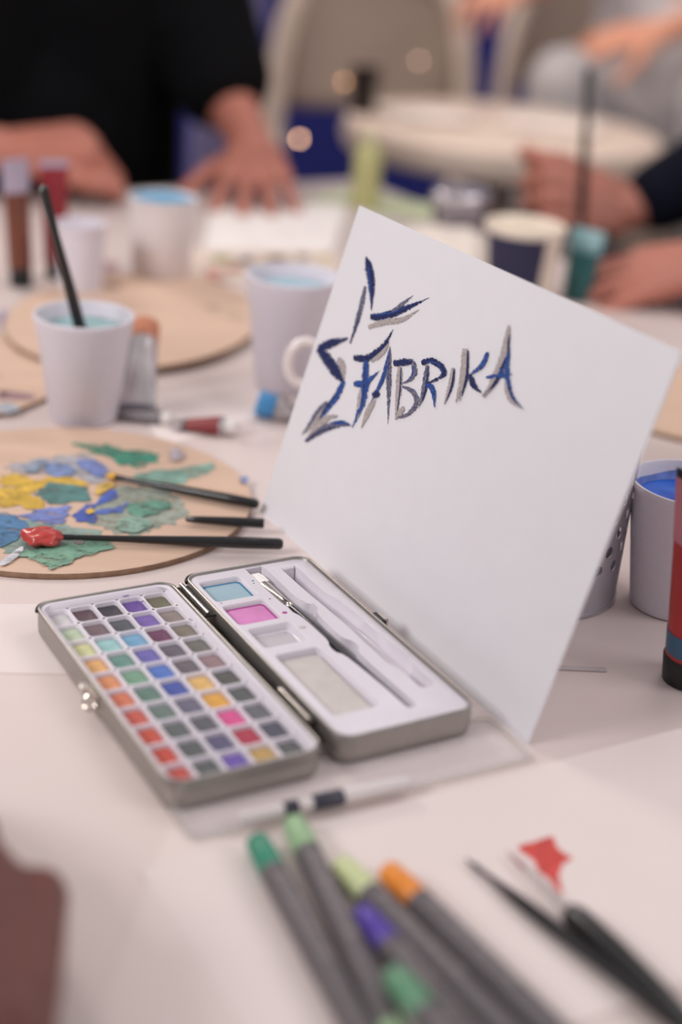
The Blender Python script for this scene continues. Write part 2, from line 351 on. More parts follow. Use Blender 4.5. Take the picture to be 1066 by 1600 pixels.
def paint_mat(name, c1, c2, dry):
    m = bpy.data.materials.new(name); m.use_nodes = True; nt = m.node_tree; p = nt.nodes['Principled BSDF']; p.inputs['Roughness'].default_value = .45
    uv = nt.nodes.new('ShaderNodeTexCoord'); mp = nt.nodes.new('ShaderNodeMapping'); mp.inputs['Scale'].default_value = (6, .9, 1)
    nt.links.new(uv.outputs['UV'], mp.inputs[0])
    n = nt.nodes.new('ShaderNodeTexNoise'); n.inputs['Scale'].default_value = 2.2; n.inputs['Detail'].default_value = 5; nt.links.new(mp.outputs[0], n.inputs['Vector'])
    r = nt.nodes.new('ShaderNodeValToRGB'); r.color_ramp.elements[0].position = .40; r.color_ramp.elements[1].position = .60
    r.color_ramp.elements[0].color = (*lin(c1), 1); r.color_ramp.elements[1].color = (*lin(c2), 1)
    nt.links.new(n.outputs['Fac'], r.inputs[0]); nt.links.new(r.outputs[0], p.inputs['Base Color'])
    # dry-brush gaps: canvas weave (object space) + bristle streaks, stronger toward the stroke's edge and tail
    w = nt.nodes.new('ShaderNodeTexNoise'); w.inputs['Scale'].default_value = 900; w.inputs['Detail'].default_value = 1; nt.links.new(uv.outputs['Object'], w.inputs['Vector'])
    mp2 = nt.nodes.new('ShaderNodeMapping'); mp2.inputs['Scale'].default_value = (14, .5, 1); nt.links.new(uv.outputs['UV'], mp2.inputs[0])
    s = nt.nodes.new('ShaderNodeTexNoise'); s.inputs['Scale'].default_value = 1.5; nt.links.new(mp2.outputs[0], s.inputs['Vector'])
    at_ = nt.nodes.new('ShaderNodeAttribute'); at_.attribute_name = 'dry'
    a = nt.nodes.new('ShaderNodeMath'); a.operation = 'ADD'; nt.links.new(w.outputs['Fac'], a.inputs[0]); nt.links.new(s.outputs['Fac'], a.inputs[1])
    b2 = nt.nodes.new('ShaderNodeMath'); b2.operation = 'MULTIPLY_ADD'; nt.links.new(at_.outputs['Fac'], b2.inputs[0]); b2.inputs[1].default_value = dry; b2.inputs[2].default_value = .72
    g = nt.nodes.new('ShaderNodeMath'); g.operation = 'GREATER_THAN'; nt.links.new(a.outputs[0], g.inputs[0]); nt.links.new(b2.outputs[0], g.inputs[1])
    nt.links.new(g.outputs[0], p.inputs['Alpha'])
    return m
PM = {'navy': paint_mat('navy paint', (12, 16, 52), (24, 42, 104), .55), 'blue': paint_mat('blue paint', (16, 34, 96), (42, 90, 168), .6), 'grey': paint_mat('grey paint', (184, 175, 172), (146, 137, 138), .55), 'mix': paint_mat('blue grey paint', (20, 36, 94), (132, 128, 138), .6)}
nst = [0]
def stroke(pts, w, kind, t0=.35, t1=.05, o=(380, 320), s=.4503):
    """paint ridge: ribbon with a raised middle; w in pixels of the photograph's crop"""
    P = catmull([V((o[0]+x*s, o[1]+y*s, 0)) for x, y in pts], 10); n = len(P); w = w*s/2*1.12
    nst[0] += 1; lay = .00012+nst[0]*.000012
    bm = bmesh.new(); uvl = bm.loops.layers.uv.new('UVMap'); dl = bm.verts.layers.float.new('dry'); rows = []; L = 0; K = 6
    for i, p in enumerate(P):
        t = (P[min(i+1, n-1)]-P[max(i-1, 0)]).normalized(); a = V((-t.y, t.x, 0)); f = i/(n-1)
        L += (P[i]-P[i-1]).length if i else 0
        ww = w*min(1, t0+(1-t0)*min(1, f/.25)**.7, t1+(1-t1)*min(1, (1-f)/.45)**.8)
        row = []
        for k in range(K+1):
            v = k/K*2-1; j = 1+.22*noise.noise(V((i*1.1+nst[0]*7.3, v*2, 0)))
            q = p+a*ww*v*j; c = oncard(q.x, q.y); c.z = sgn*(lay+.00022*(1-v*v))
            vert = bm.verts.new(c); vert[dl] = max(0, abs(v)-.4)*1.0+max(0, f-.6)*.8; row.append((vert, (v*.5*ww/4+.5+nst[0]*1.7, L/12)))
        rows.append(row)
    for A, B in zip(rows, rows[1:]):
        for k in range(K):
            qd = (A[k], A[k+1], B[k+1], B[k]); f_ = bm.faces.new([x[0] for x in qd])
            for lp, x in zip(f_.loops, qd): lp[uvl].uv = x[1]
            f_.smooth = True
    me = bpy.data.meshes.new('brush_stroke'); bm.to_mesh(me); bm.free(); me.materials.append(PM[kind])
    ob = bpy.data.objects.new('brush_stroke', me); COL.objects.link(ob); ob.parent = card
    return ob
S = stroke
# star flourish left of the word
S([(425, 282), (412, 345), (392, 420), (372, 482)], 17, 'mix', .5, .4); S([(408, 370), (390, 430), (372, 480)], 9, 'navy', .3, .5)
S([(428, 180), (440, 230), (447, 290), (446, 368)], 27, 'navy', .1, .1); S([(432, 200), (441, 260), (446, 355)], 12, 'blue', .1, .1)
S([(436, 426), (490, 408), (555, 398), (615, 362)], 22, 'grey', .6, .1)
S([(505, 385), (545, 352), (592, 314)], 16, 'mix', .3, .02)
S([(443, 388), (485, 388), (560, 362), (648, 322)], 27, 'navy', .7, .02); S([(450, 382), (520, 374), (600, 340)], 10, 'blue', .5, .02)
S([(262, 500), (305, 482), (366, 464)], 30, 'navy', .5, .3)
S([(332, 530), (345, 560), (352, 605)], 22, 'grey', .3, .3)
S([(262, 498), (300, 545), (330, 590), (350, 618)], 36, 'navy', .5, .3)
S([(352, 612), (325, 665), (270, 745)], 22, 'blue', .5, .2); S([(340, 640), (300, 690), (262, 745)], 10, 'navy', .4, .2)
S([(292, 682), (255, 735), (203, 800)], 26, 'mix', .2, .02); S([(280, 705), (245, 760), (215, 795)], 14, 'grey', .3, .05)
S([(232, 800), (285, 745), (332, 732)], 24, 'grey', .3, .3)
S([(217, 822), (262, 786), (330, 762), (376, 766)], 27, 'mix', .3, .3); S([(222, 820), (270, 785), (325, 770)], 15, 'navy', .4, .2); S([(315, 762), (345, 758), (372, 764)], 20, 'blue', .6, .4)
# F
S([(446, 545), (485, 512), (508, 480)], 20, 'grey', .3, .05)
S([(385, 532), (435, 531), (485, 495), (523, 432)], 25, 'navy', .7, .02)
S([(410, 640), (407, 700), (398, 745)], 20, 'grey', .3, .2)
S([(428, 540), (424, 630), (410, 700), (380, 775)], 27, 'blue', .6, .1); S([(425, 560), (423, 640), (412, 690)], 13, 'navy', .5, .2)
S([(386, 622), (425, 618), (478, 575)], 23, 'blue', .7, .02)
# A
S([(458, 672), (435, 720), (412, 775)], 19, 'grey', .5, .2)
S([(510, 500), (494, 580), (470, 640), (445, 690)], 14, 'blue', .1, .3); S([(470, 648), (452, 672)], 26, 'navy', .7, .4)
S([(512, 492), (508, 580), (507, 660), (504, 765)], 17, 'mix', .05, .02); S([(512, 500), (507, 590), (506, 680)], 8, 'navy', .2, .05)
# B
S([(546, 562), (541, 640), (531, 742)], 20, 'grey', .5, .2); S([(550, 565), (547, 640), (536, 730)], 7, 'navy', .5, .1)
S([(524, 550), (560, 546), (596, 546)], 25, 'navy', .8, .7)
S([(592, 546), (598, 580), (580, 608), (552, 622)], 17, 'mix', .7, .2)
S([(556, 630), (592, 650), (604, 688), (575, 726), (534, 740)], 17, 'mix', .4, .5); S([(560, 700), (545, 725), (530, 745)], 18, 'grey', .3, .4); S([(590, 560), (592, 590), (575, 610)], 8, 'blue', .6, .2)
# R
S([(642, 556), (632, 630), (612, 706)], 19, 'mix', .4, .1); S([(646, 560), (636, 640), (618, 700)], 7, 'navy', .5, .1)
S([(622, 550), (655, 541), (690, 562), (696, 592), (640, 622)], 21, 'navy', .8, .3); S([(640, 545), (680, 552), (696, 585)], 10, 'blue', .5, .3)
S([(636, 622), (660, 640), (668, 706)], 19, 'blue', .6, .2)
# I
S([(732, 566), (722, 628), (698, 700)], 17, 'grey', .5, .1); S([(736, 570), (726, 630), (706, 688)], 9, 'navy', .4, .1)
# K
S([(774, 500), (768, 590), (742, 688)], 25, 'grey', .7, .3); S([(783, 506), (778, 600), (755, 684)], 9, 'navy', .5, .1)
S([(853, 512), (832, 556), (790, 592)], 17, 'blue', .5, .4); S([(790, 588), (802, 626), (830, 652)], 19, 'navy', .5, .3)
# A
S([(926, 418), (908, 520), (872, 615), (836, 668)], 27, 'grey', .2, .5); S([(915, 530), (880, 612), (838, 664)], 15, 'navy', .4, .4)
S([(916, 610), (930, 670), (968, 706)], 22, 'grey', .5, .1)
S([(926, 500), (918, 575), (932, 655), (978, 712)], 18, 'blue', .3, .02); S([(926, 450), (922, 540)], 8, 'navy', .3, .2); S([(922, 620), (938, 670), (965, 700)], 10, 'navy', .3, .1)
S([(847, 600), (895, 593), (940, 588)], 16, 'blue', .4, .1); S([(895, 565), (905, 592), (925, 596)], 13, 'blue', .4, .3)

# ------------------------------------------------------------------ cups
def cup(label, loc, rt, rb, h, mtl, liquid=None, level=.8, group=None, band=True, name='foam_cup'):
    t = thing(name, label, 'cup', loc)
    prof = [(rb-.002, 0), (rb, .0015), (rb+(rt-rb)*.8, h*.80), (rt-.0018, h*.80+.001) if band else (rb+(rt-rb)*.8, h*.81), (rt-.0002, h-.004), (rt+.0006, h-.002), (rt, h), (rt-.0016, h), (rt-.003, h-.003), (rb-.001, .004)]
    MB().lathe(prof, n=56).build('cup_wall', mtl, t, angle=50)
    if liquid:
        r = (rb-.001)+(rt-.003-rb+.001)*level
        MB().lathe([(r-.0005, h*level-.012), (r+.0004, h*level), (r-.0004, h*level-.0004)], n=56).build('paint_water', liquid, t)
    return t
w_turq = mat('turquoise paint water', (146, 178, 180), .12, var=.35, vscale=35)
w_blue = mat('cobalt blue paint water', (50, 104, 205), .12, var=.2, vscale=30)
w_pale = mat('pale blue paint water', (205, 212, 226), .12, var=.1, vscale=40)
cup('white foam cup on the left holding a thin black brush in turquoise water', (-.1974, 1.0304, 0), .036, .0248, .080, m_foam, w_turq, .86)
c2 = cup('white foam cup of cobalt blue water right of the card', (.2026, .7994, 0), .036, .0248, .080, m_foam, w_blue, .86)
# blue stain washed up the inner wall
q = MB(); R = []
for f in range(2):
    R.append([V(((.0313 if f == 0 else .0321)*math.cos(a), (.0313 if f == 0 else .0321)*math.sin(a), .0686 if f == 0 else .0735+.0010*math.sin(5*a))) for a in [2*PI*k/60 for k in range(60)]])
q.rings(R, False, False).build('paint_stain', mat('thin blue stain', (120, 140, 200), .3, var=.3, vscale=120), c2)
cup('white foam cup half hidden behind the left edge of the card', (-.0530, 1.140, 0), .0375, .0255, .093, m_foam, w_pale, .88)
cup('white cup with bright blue paint at its rim near the flat hand', (-.197, 1.425, 0), .033, .028, .084, mat('white paper cup', (222, 214, 214), .6), mat('sky blue paint', (90, 160, 200), .3), .97, band=False, name='paper_cup')
cup('small white cup behind the left foam cup, beside the red tube', (-.262, 1.350, 0), .023, .020, .070, m_foam, None, band=False)

# navy and cream cup
nc = thing('paper_cup', 'cream rimmed cup with a navy blue side behind the card', 'cup', (.157, 1.445, 0))
MB().lathe([(.029, 0), (.030, .001), (.038, .076), (.0398, .078), (.0405, .081), (.0390, .083), (.0375, .081), (.0290, .004)], n=48).build('cup_wall', mat('cream paper', (232, 220, 205), .6), nc, angle=50)
q = MB(); R = []
for r_, z in ((.0302, .002), (.0382, .0745)):
    R.append([V((r_*math.cos(a), r_*math.sin(a), z)) for a in [math.radians(195+k*4.4) for k in range(25)]]+[V(((r_-.001)*math.cos(a), (r_-.001)*math.sin(a), z)) for a in [math.radians(195+k*4.4) for k in range(24, -1, -1)]])
q.rings(R).build('navy_panel', mat('navy print', (28, 28, 62), .5), nc)
MB().lathe([(.034, .074), (.0365, .076), (.02, .0755)], n=40).build('contents', mat('beige cup contents', (215, 200, 180), .6), nc)

# perforated steel cup behind the card, with real holes
def perforated():
    t = thing('pencil_pot', 'perforated steel pot standing behind the card, partly hidden', 'pot', (.1235, .811, 0))
    Rb, Rt, H = .0465, .0480, .105; n = 360; nz = 125; bm = bmesh.new(); G = []
    for j in range(nz+1):
        z = .002+(H-.002)*j/nz; r = Rb+(Rt-Rb)*z/H
        G.append([bm.verts.new((r*math.cos(2*PI*i/n), r*math.sin(2*PI*i/n), z)) for i in range(n)])
    holes = [(k*2*PI/20+(.5*2*PI/20 if row % 2 else 0), .030+row*.0105) for row in range(6) for k in range(20)]
    # drop the cells inside each hole and round the hole's edge by moving its rim vertices onto a circle
    for j in range(nz):
        z = .002+(H-.002)*(j+.5)/nz
        for i in range(n):
            a = 2*PI*(i+.5)/n
            if any(math.hypot(((a-ha+PI) % (2*PI)-PI)*.0485, z-hz) < .0036 for ha, hz in holes): continue
            bm.faces.new((G[j][i], G[j][(i+1) % n], G[j+1][(i+1) % n], G[j+1][i]))
    for v in [v for v in bm.verts if not v.link_faces]: bm.verts.remove(v)
    for v in bm.verts:
        a = math.atan2(v.co.y, v.co.x)
        for ha, hz in holes:
            dx = ((a-ha+PI) % (2*PI)-PI)*.0485; dz = v.co.z-hz; d = math.hypot(dx, dz)
            if .0030 < d < .0044 and v.is_boundary:
                k = .0036/d; na = ha+dx*k/.0485; r = math.hypot(v.co.x, v.co.y); v.co = (r*math.cos(na), r*math.sin(na), hz+dz*k); break
    bmesh.ops.recalc_face_normals(bm, faces=bm.faces)
    bmesh.ops.solidify(bm, geom=list(bm.faces), thickness=.0008)
    me = bpy.data.meshes.new('pot_wall'); bm.to_mesh(me); bm.free(); me.materials.append(m_steel); me.shade_smooth(); me.set_sharp_from_angle(angle=math.radians(50))
    o = bpy.data.objects.new('pot_wall', me); COL.objects.link(o); o.parent = t
    MB().lathe([(.044, 0), (.047, .0006), (.0475, .003), (.045, .0035)], n=60).build('pot_base', m_steel, t)
    MB().lathe([(.0475, .1040), (.0490, .1045), (.0492, .1065), (.0480, .1075), (.0468, .1065), (.0468, .1045), (.0475, .1040)], n=60, cap0=False, cap1=False).build('pot_rim', m_chrome, t)
m_steel = mat('satin steel', (176, 172, 180), .45, metal=.7, var=.05)
perforated()

# ------------------------------------------------------------------ paint tubes
def paint_tube(name, label, p, q, r, body, cap, crimp=None, capl=.022, capr=None, bands=(), flatdir=0):
    """local X runs from cap end (p) to crimp end (q)"""
    t = thing(name, label, 'paint tube'); aim(t, p, q); L = (V(q)-V(p)).length; capr = capr or r*.85
    MB().tube([(x, 0, 0) for x in (0, .0008, capl*.9, capl)], [capr*.93, capr, capr, capr*.9], 24).build('cap', cap, t)
    def sec(x):
        f = max(0, (x-capl)/(L-capl)); a = r*(1+.25*f); b_ = r*(1-.93*f**1.2); return a, b_
    def loft(x0, x1, mm, nm, grow=0, N=8):
        R = []
        for k in range(N+1):
            x = x0+(x1-x0)*k/N; a, b_ = sec(x)
            R.append([V((x, (a+grow)*math.cos(2*PI*i/28), (b_+grow)*math.sin(2*PI*i/28))) for i in range(28)])
        MB().rings(R).build(nm, mm, t)
    loft(capl, L-.006, body, 'tube_body')
    loft(L-.006, L, crimp or body, 'crimp', .0003, 3)
    for x0, x1, mm in bands: loft(x0, x1, mm, 'label_band', .0004)
    return t
m_red = mat('red tube plastic', (172, 40, 38), .4, var=.05)
# right: standing on its cap
tr = paint_tube('paint_tube', 'tall red paint tube standing on its black cap at the right edge', (.1975, .7090, 0), at(1100, 748, .124), .0135, m_red, m_blackp, m_blackp, .019, .0150,
    bands=((.0215, .034, mat('blue label', (52, 92, 120), .45)), (.0195, .0213, m_red), (.086, .1215, mat('pale red label', (190, 120, 130), .5))))
paint_tube('paint_tube', 'brown paint tube with a clear top standing at the far left', (-.322, 1.366, 0), (-.328, 1.372, .118), .0115, mat('brown tube', (112, 62, 46), .4), m_blackp, mat('lilac crimp', (172, 160, 180), .5), .018, .0105, bands=((.088, .112, mat('lilac crimp', (172, 160, 180), .5)),))
paint_tube('paint_tube', 'dark red paint tube standing between brown tube and small cup', (-.297, 1.405, 0), (-.300, 1.412, .112), .0110, mat('dark red tube', (140, 34, 44), .4), m_blackp, mat('lilac crimp', (172, 160, 180), .5), .015, .0095)
m_silver = mat('silver foil tube', (205, 198, 200), .25, metal=.85, var=.2, vscale=40, bump=.8, bscale=60)
p0 = at(226, 508, .050); paint_tube('paint_tube', 'silver paint tube with orange brown cap leaning beside the left foam cup', p0, at(214, 643, .004), .0115, m_silver, mat('orange brown cap', (190, 122, 92), .5), mat('grey crimp', (110, 104, 112), .4, metal=.5), .018, .012)
paint_tube('paint_tube', 'flattened dark grey paint tube lying by the foot of the left cup', at(268, 655, .005), at(178, 646, .003), .006, mat('dark foil', (118, 112, 116), .35, metal=.5), mat('white cap', (215, 208, 205), .5), None, .008, .005)
paint_tube('paint_tube', 'small paint tube with dark red label lying above the wooden palette', at(372, 668, .007), at(272, 661, .004), .0075, m_silver, mat('white cap', (215, 208, 205), .5), None, .010, .006, bands=((.013, .038, mat('oxblood label', (128, 44, 46), .45)), (.038, .041, mat('dark label edge', (50, 44, 50), .45))))
paint_tube('paint_tube', 'crumpled silver paint tube with bright blue cap beside the card edge', at(402, 628, .012), at(468, 648, .004), .011, mat('crumpled foil', (165, 160, 162), .35, metal=.6, var=.3, vscale=60, bump=.8, bscale=90), mat('bright blue cap', (70, 140, 195), .4), mat('grey crimp', (110, 104, 112), .4), .014, .010)
paint_tube('paint_tube', 'teal paint tube with pale shoulder standing in front of the hand', (.222, 1.485, 0), (.227, 1.492, .072), .0155, mat('teal tube', (40, 96, 98), .35), mat('teal cap', (30, 84, 84), .4), mat('pale teal crimp', (120, 160, 165), .4), .018, .0145, bands=((.050, .066, mat('pale teal crimp', (120, 160, 165), .4)),))
# yellow green bottle
bt = thing('paint_bottle', 'yellow green paint bottle standing on the far table corner', 'bottle', (-.003, 1.845, 0))
MB().lathe([(.016, 0), (.018, .002), (.018, .068), (.015, .074), (.008, .078), (.008, .082)], n=32).build('bottle_body', mat('yellow green plastic', (176, 172, 118), .4), bt)
MB().lathe([(.0098, .080), (.0100, .092), (.008, .094)], n=24).build('cap', mat('pale cap', (200, 192, 160), .4), bt)
# glass jar with metal lid
gj = thing('glass_jar', 'low glass jar with shiny metal lid at the far table edge', 'jar', (.112, 1.755, 0))
MB().lathe([(.030, 0), (.033, .004), (.034, .030), (.030, .036)], n=36).build('jar_glass', mat('grey glass', (150, 140, 146), .1, trans=.4, spec=.8), gj)
MB().lathe([(.0345, .034), (.0352, .036), (.0352, .046), (.033, .048), (.028, .0465)], n=36).build('lid', mat('polished lid', (205, 200, 205), .25, metal=.7), gj)
# crumpled tissue
bm = bmesh.new(); bmesh.ops.create_icosphere(bm, subdivisions=4, radius=1)
for v in bm.verts:
    k = 1+.22*noise.noise(v.co*2.2)+.16*abs(noise.noise(v.co*5)); v.co = V((v.co.x*.060*k, v.co.y*.075*k, max(0, v.co.z*.028*k+.006)))
me = bpy.data.meshes.new('paper_towel'); bm.to_mesh(me); bm.free(); me.materials.append(mat('white tissue', (226, 214, 204), .9, var=.04)); me.shade_smooth()
o = bpy.data.objects.new('paper_towel', me); COL.objects.link(o); o.location = (.085, 1.600, 0); tag(o, 'crumpled white paper towel behind the top edge of the card', 'paper towel')
# mug behind the card: only its ring handle shows at the card's left edge
hc = at(476, 567, .056)
mug = thing('white_mug', 'white mug hidden behind the card, only its round handle showing', 'mug', (hc.x+.052, hc.y+.012, 0))
MB().lathe([(.028, 0), (.030, .002), (.0335, .010), (.0340, .080), (.0330, .082), (.0315, .080), (.0310, .012), (.0260, .006)], n=48).build('mug_wall', mat('white glaze', (226, 216, 214), .25, coat=.4), mug)
hd = V((hc.x, hc.y, .056))-V(mug.location); dv = V((hd.x, hd.y, 0)).normalized()
MB().tube([V((0, 0, .056))+dv*(hd.xy.length+.0125*math.cos(a))+V((0, 0, .0165*math.sin(a))) for a in [math.radians(-145+k*14.5) for k in range(21)]], .0036, 12).build('handle', mat('white glaze', (226, 216, 214), .25), mug)

# ------------------------------------------------------------------ palettes
def smear_mat(rgb):
    m = mat('smear %d %d %d' % rgb, rgb, .5, var=.3, vscale=110, bump=.6, bscale=160)
    if 'patchy' not in m:
        m['patchy'] = 1; nt = m.node_tree; tc = nt.nodes.new('ShaderNodeTexCoord'); mp = nt.nodes.new('ShaderNodeMapping'); mp.inputs['Scale'].default_value = (1, 2.5, 1); mp.inputs['Rotation'].default_value = (0, 0, .6)
        n = nt.nodes.new('ShaderNodeTexNoise'); n.inputs['Scale'].default_value = 95; n.inputs['Detail'].default_value = 5; n.inputs['Roughness'].default_value = .65
        r = nt.nodes.new('ShaderNodeMapRange'); r.inputs[1].default_value = .35; r.inputs[2].default_value = .46
        nt.links.new(tc.outputs['Object'], mp.inputs[0]); nt.links.new(mp.outputs[0], n.inputs['Vector']); nt.links.new(n.outputs['Fac'], r.inputs[0]); nt.links.new(r.outputs[0], nt.nodes['Principled BSDF'].inputs['Alpha'])
    return m
def palette(label, c, sx, sy, z0, hole, smears, rot=0, mtl=None):
    t = thing('wooden_palette', label, 'palette', (c[0], c[1], z0)); N = 72; th = .0038
    def pt(k, s, z):
        a = 2*PI*k/N; x, y = sx*s*math.cos(a), sy*s*math.sin(a); return V((x*math.cos(rot)-y*math.sin(rot), x*math.sin(rot)+y*math.cos(rot), z))
    hx, hy, hr = hole
    def hp(k, z, r=hr): a = 2*PI*k/N; return V((hx+r*math.cos(a), hy+r*.75*math.sin(a), z))
    bm = bmesh.new()
    L = [[bm.verts.new(p) for p in row] for row in ([pt(k, 1, th) for k in range(N)], [hp(k, th) for k in range(N)], [hp(k, 0) for k in range(N)], [pt(k, 1, 0) for k in range(N)])]
    for a, b_ in ((0, 1), (1, 2), (2, 3)):
        for k in range(N): bm.faces.new((L[a][k], L[a][(k+1) % N], L[b_][(k+1) % N], L[b_][k]))
    bmesh.ops.recalc_face_normals(bm, faces=bm.faces)
    me = bpy.data.meshes.new('palette_board'); bm.to_mesh(me); bm.free(); me.materials.append(mtl or m_wood)
    o = bpy.data.objects.new('palette_board', me); COL.objects.link(o); o.parent = t
    q = MB(); q.rings([[pt(k, 1.0, .0001) for k in range(N)], [pt(k, 1.003, .0008) for k in range(N)], [pt(k, 1.003, th-.0008) for k in range(N)], [pt(k, 1.0, th-.0001) for k in range(N)]], False, False).build('palette_edge', m_woodedge, t)
    for i, (poly, rgb) in enumerate(smears):
        z = z0+th+.00015+.00007*i; P = blob(poly, z, .07)
        bm = bmesh.new(); top = [bm.verts.new(p-t.location) for p in P]; bm.faces.new(top)
        bmesh.ops.triangulate(bm, faces=bm.faces); bmesh.ops.recalc_face_normals(bm, faces=bm.faces)
        for f_ in bm.faces:
            if f_.normal.z < 0: f_.normal_flip()
        me = bpy.data.meshes.new('paint_smear'); bm.to_mesh(me); bm.free(); me.materials.append(smear_mat(rgb))
        o = bpy.data.objects.new('paint_smear', me); COL.objects.link(o); o.parent = t
    return t
def c5(L): return [(x*.4503, 700+y*.4503) for x, y in L]
def c3(L): return [(x*.5066, 380+y*.5066) for x, y in L]
SM = [
 (c5([(20,60),(120,40),(215,25),(300,25),(370,60),(400,100),(330,125),(260,100),(150,95),(60,90)]), (158,158,166)),
 (c5([(380,150),(470,130),(600,160),(640,230),(540,290),(440,300),(330,270),(300,220)]), (150,158,146)),
 (c5([(0,260),(60,250),(140,260),(260,270),(380,300),(330,350),(240,370),(150,380),(60,370),(0,340)]), (128,150,142)),
 (c3([(215,616),(300,620),(400,636),(490,648),(482,668),(420,690),(350,672),(280,640)]), (62,134,112)),
 (c5([(455,105),(520,80),(640,65),(745,52),(742,70),(680,100),(600,132),(500,122)]), (128,164,150)),
 (c5([(0,102),(70,92),(130,110),(200,92),(300,118),(280,132),(190,130),(115,150),(155,190),(130,208),(60,200),(0,198)]), (206,168,62)),
 (c5([(125,150),(180,122),(260,128),(318,150),(305,178),(235,188),(170,198),(150,175)]), (78,122,120)),
 (c5([(40,238),(100,225),(180,205),(240,200),(235,232),(215,262),(160,262),(100,245)]), (112,128,188)),
 (c5([(262,238),(275,210),(330,188),(372,150),(400,145),(405,172),(375,185),(330,205),(305,222),(340,238),(330,252),(285,258)]), (66,92,172)),
 (c5([(340,215),(400,205),(460,180),(445,200),(400,225),(350,230)]), (80,104,176)),
 (c5([(0,230),(60,235),(100,265),(85,300),(40,330),(0,332)]), (76,120,160)),
 (c5([(150,60),(210,50),(260,75),(240,95),(180,100)]), (116,136,180)),
 (c5([(270,45),(330,40),(370,75),(345,100),(300,80)]), (112,128,184)),
 (c5([(45,368),(120,350),(210,335),(300,308),(400,325),(370,352),(300,372),(240,388),(180,420),(150,412),(105,385)]), (118,160,138)),
 (c5([(440,195),(520,180),(592,190),(572,215),(480,238)]), (98,146,128)),
 (c5([(400,262),(470,235),(525,255),(512,278),(440,292)]), (134,164,150)),
 (c5([(0,398),(40,362),(75,342),(72,362),(20,405)]), (205,208,216)),
 (c5([(95,60),(140,35),(165,50),(130,80),(100,80)]), (140,154,172)),
 (c5([(835,105),(860,99),(868,112),(842,122)]), (120,134,184)),
 (c5([(300,215),(318,208),(325,222),(305,230)]), (206,168,62)),
 (c5([(330,135),(372,118),(400,122),(365,150),(335,160)]), (206,172,84)),
 (c5([(380,92),(404,86),(412,100),(385,112)]), (226,170,50)),
 (c5([(590,10),(625,0),(635,35),(600,45)]), (176,166,172)),
]
palA = palette('round wooden palette covered in green, blue and yellow paint', (-.182, .881), .1235, .1185, 0, (-.085, -.01, .011), SM, .3)
palC = palette('round wooden palette at the left edge with purple and pale blue marks', (-.345, 1.092), .120, .116, 0, (.060, .0, .012), [
 (c3([(0,205),(50,215),(75,230),(40,248),(0,245)]), (150,142,170)), (c3([(0,455),(60,460),(110,470),(90,482),(0,480)]), (150,118,130)), (c3([(0,492),(40,496),(60,510),(30,522),(0,520)]), (178,190,204)), (c3([(50,320),(90,315),(100,330),(60,340)]), (178,148,128)), (c3([(0,455),(20,455),(22,470),(0,470)]), (110,78,84))], .2)
palB = palette('plain wooden palette behind the silver tube with faint red marks', (-.197, 1.272), .108, .150, .0045, (-.04, .09, .012), [
 (c3([(635,82),(665,80),(685,95),(650,105)]), (206,130,122)), (c3([(300,62),(340,55),(365,75),(320,85)]), (176,140,150)), (c3([(600,180),(700,200),(750,225),(740,235),(640,205)]), (196,170,150))], -.15)
palD = palette('wooden palette partly visible between card and right foam cup', (.300, 1.178), .105, .100, 0, (.05, .03, .011), [], .1)
wb = thing('wooden_block', 'tan wooden block standing behind the right foam cup', 'block', (.292, 1.030, 0), .3)
MB().rings([[V((x, y, z)) for x, y in rrect(.035-2*i, .05-2*i, .003, 3)] for i, z in ((.001, 0), (0, .001), (0, .059), (.001, .060))]).build('block_body', mat('tan wood', (196, 158, 126), .6, var=.12, vscale=20, stretch=(4, 4, 1)), wb)
o = MB().lathe([(.004, .06), (.004, .062)], n=12).build('brass_pin', mat('brass', (170, 130, 60), .4, metal=.7), wb)

# ------------------------------------------------------------------ brushes
def brush(label, tip, end, bl, fl, rmax, bristle, ferr=None, handle=None, rb=.0015, rend=.0012):
    """local X from bristle tip to handle end"""
    t = thing('paintbrush', label, 'paintbrush'); aim(t, tip, end); L = (V(end)-V(tip)).length
    MB().tube([(x*bl, 0, 0) for x in (0, .15, .5, .85, 1)], [.0003, rb*.6, rb*1.1, rb*1.15, rb]).build('bristles', bristle, t)
    MB().tube([(bl-.001, 0, 0), (bl+.002, 0, 0), (bl+fl, 0, 0)], [rb*.9, rb*1.05, rmax*.75]).build('ferrule', ferr or m_chrome, t)
    s = bl+fl; xs = [s-.001, s+(L-s)*.08, s+(L-s)*.2, s+(L-s)*.45, s+(L-s)*.75, L-.002, L]
    MB().tube([(x, 0, 0) for x in xs], [rmax*.75, rmax*.92, rmax, rmax*.85, rmax*.6, rend, rend*.5]).build('handle', handle or m_black, t)
    return t
m_yel = mat('yellow paint on bristles', (220, 168, 50), .5); m_crim = mat('red paint load', (184, 62, 58), .25, var=.2, vscale=150, coat=.3)
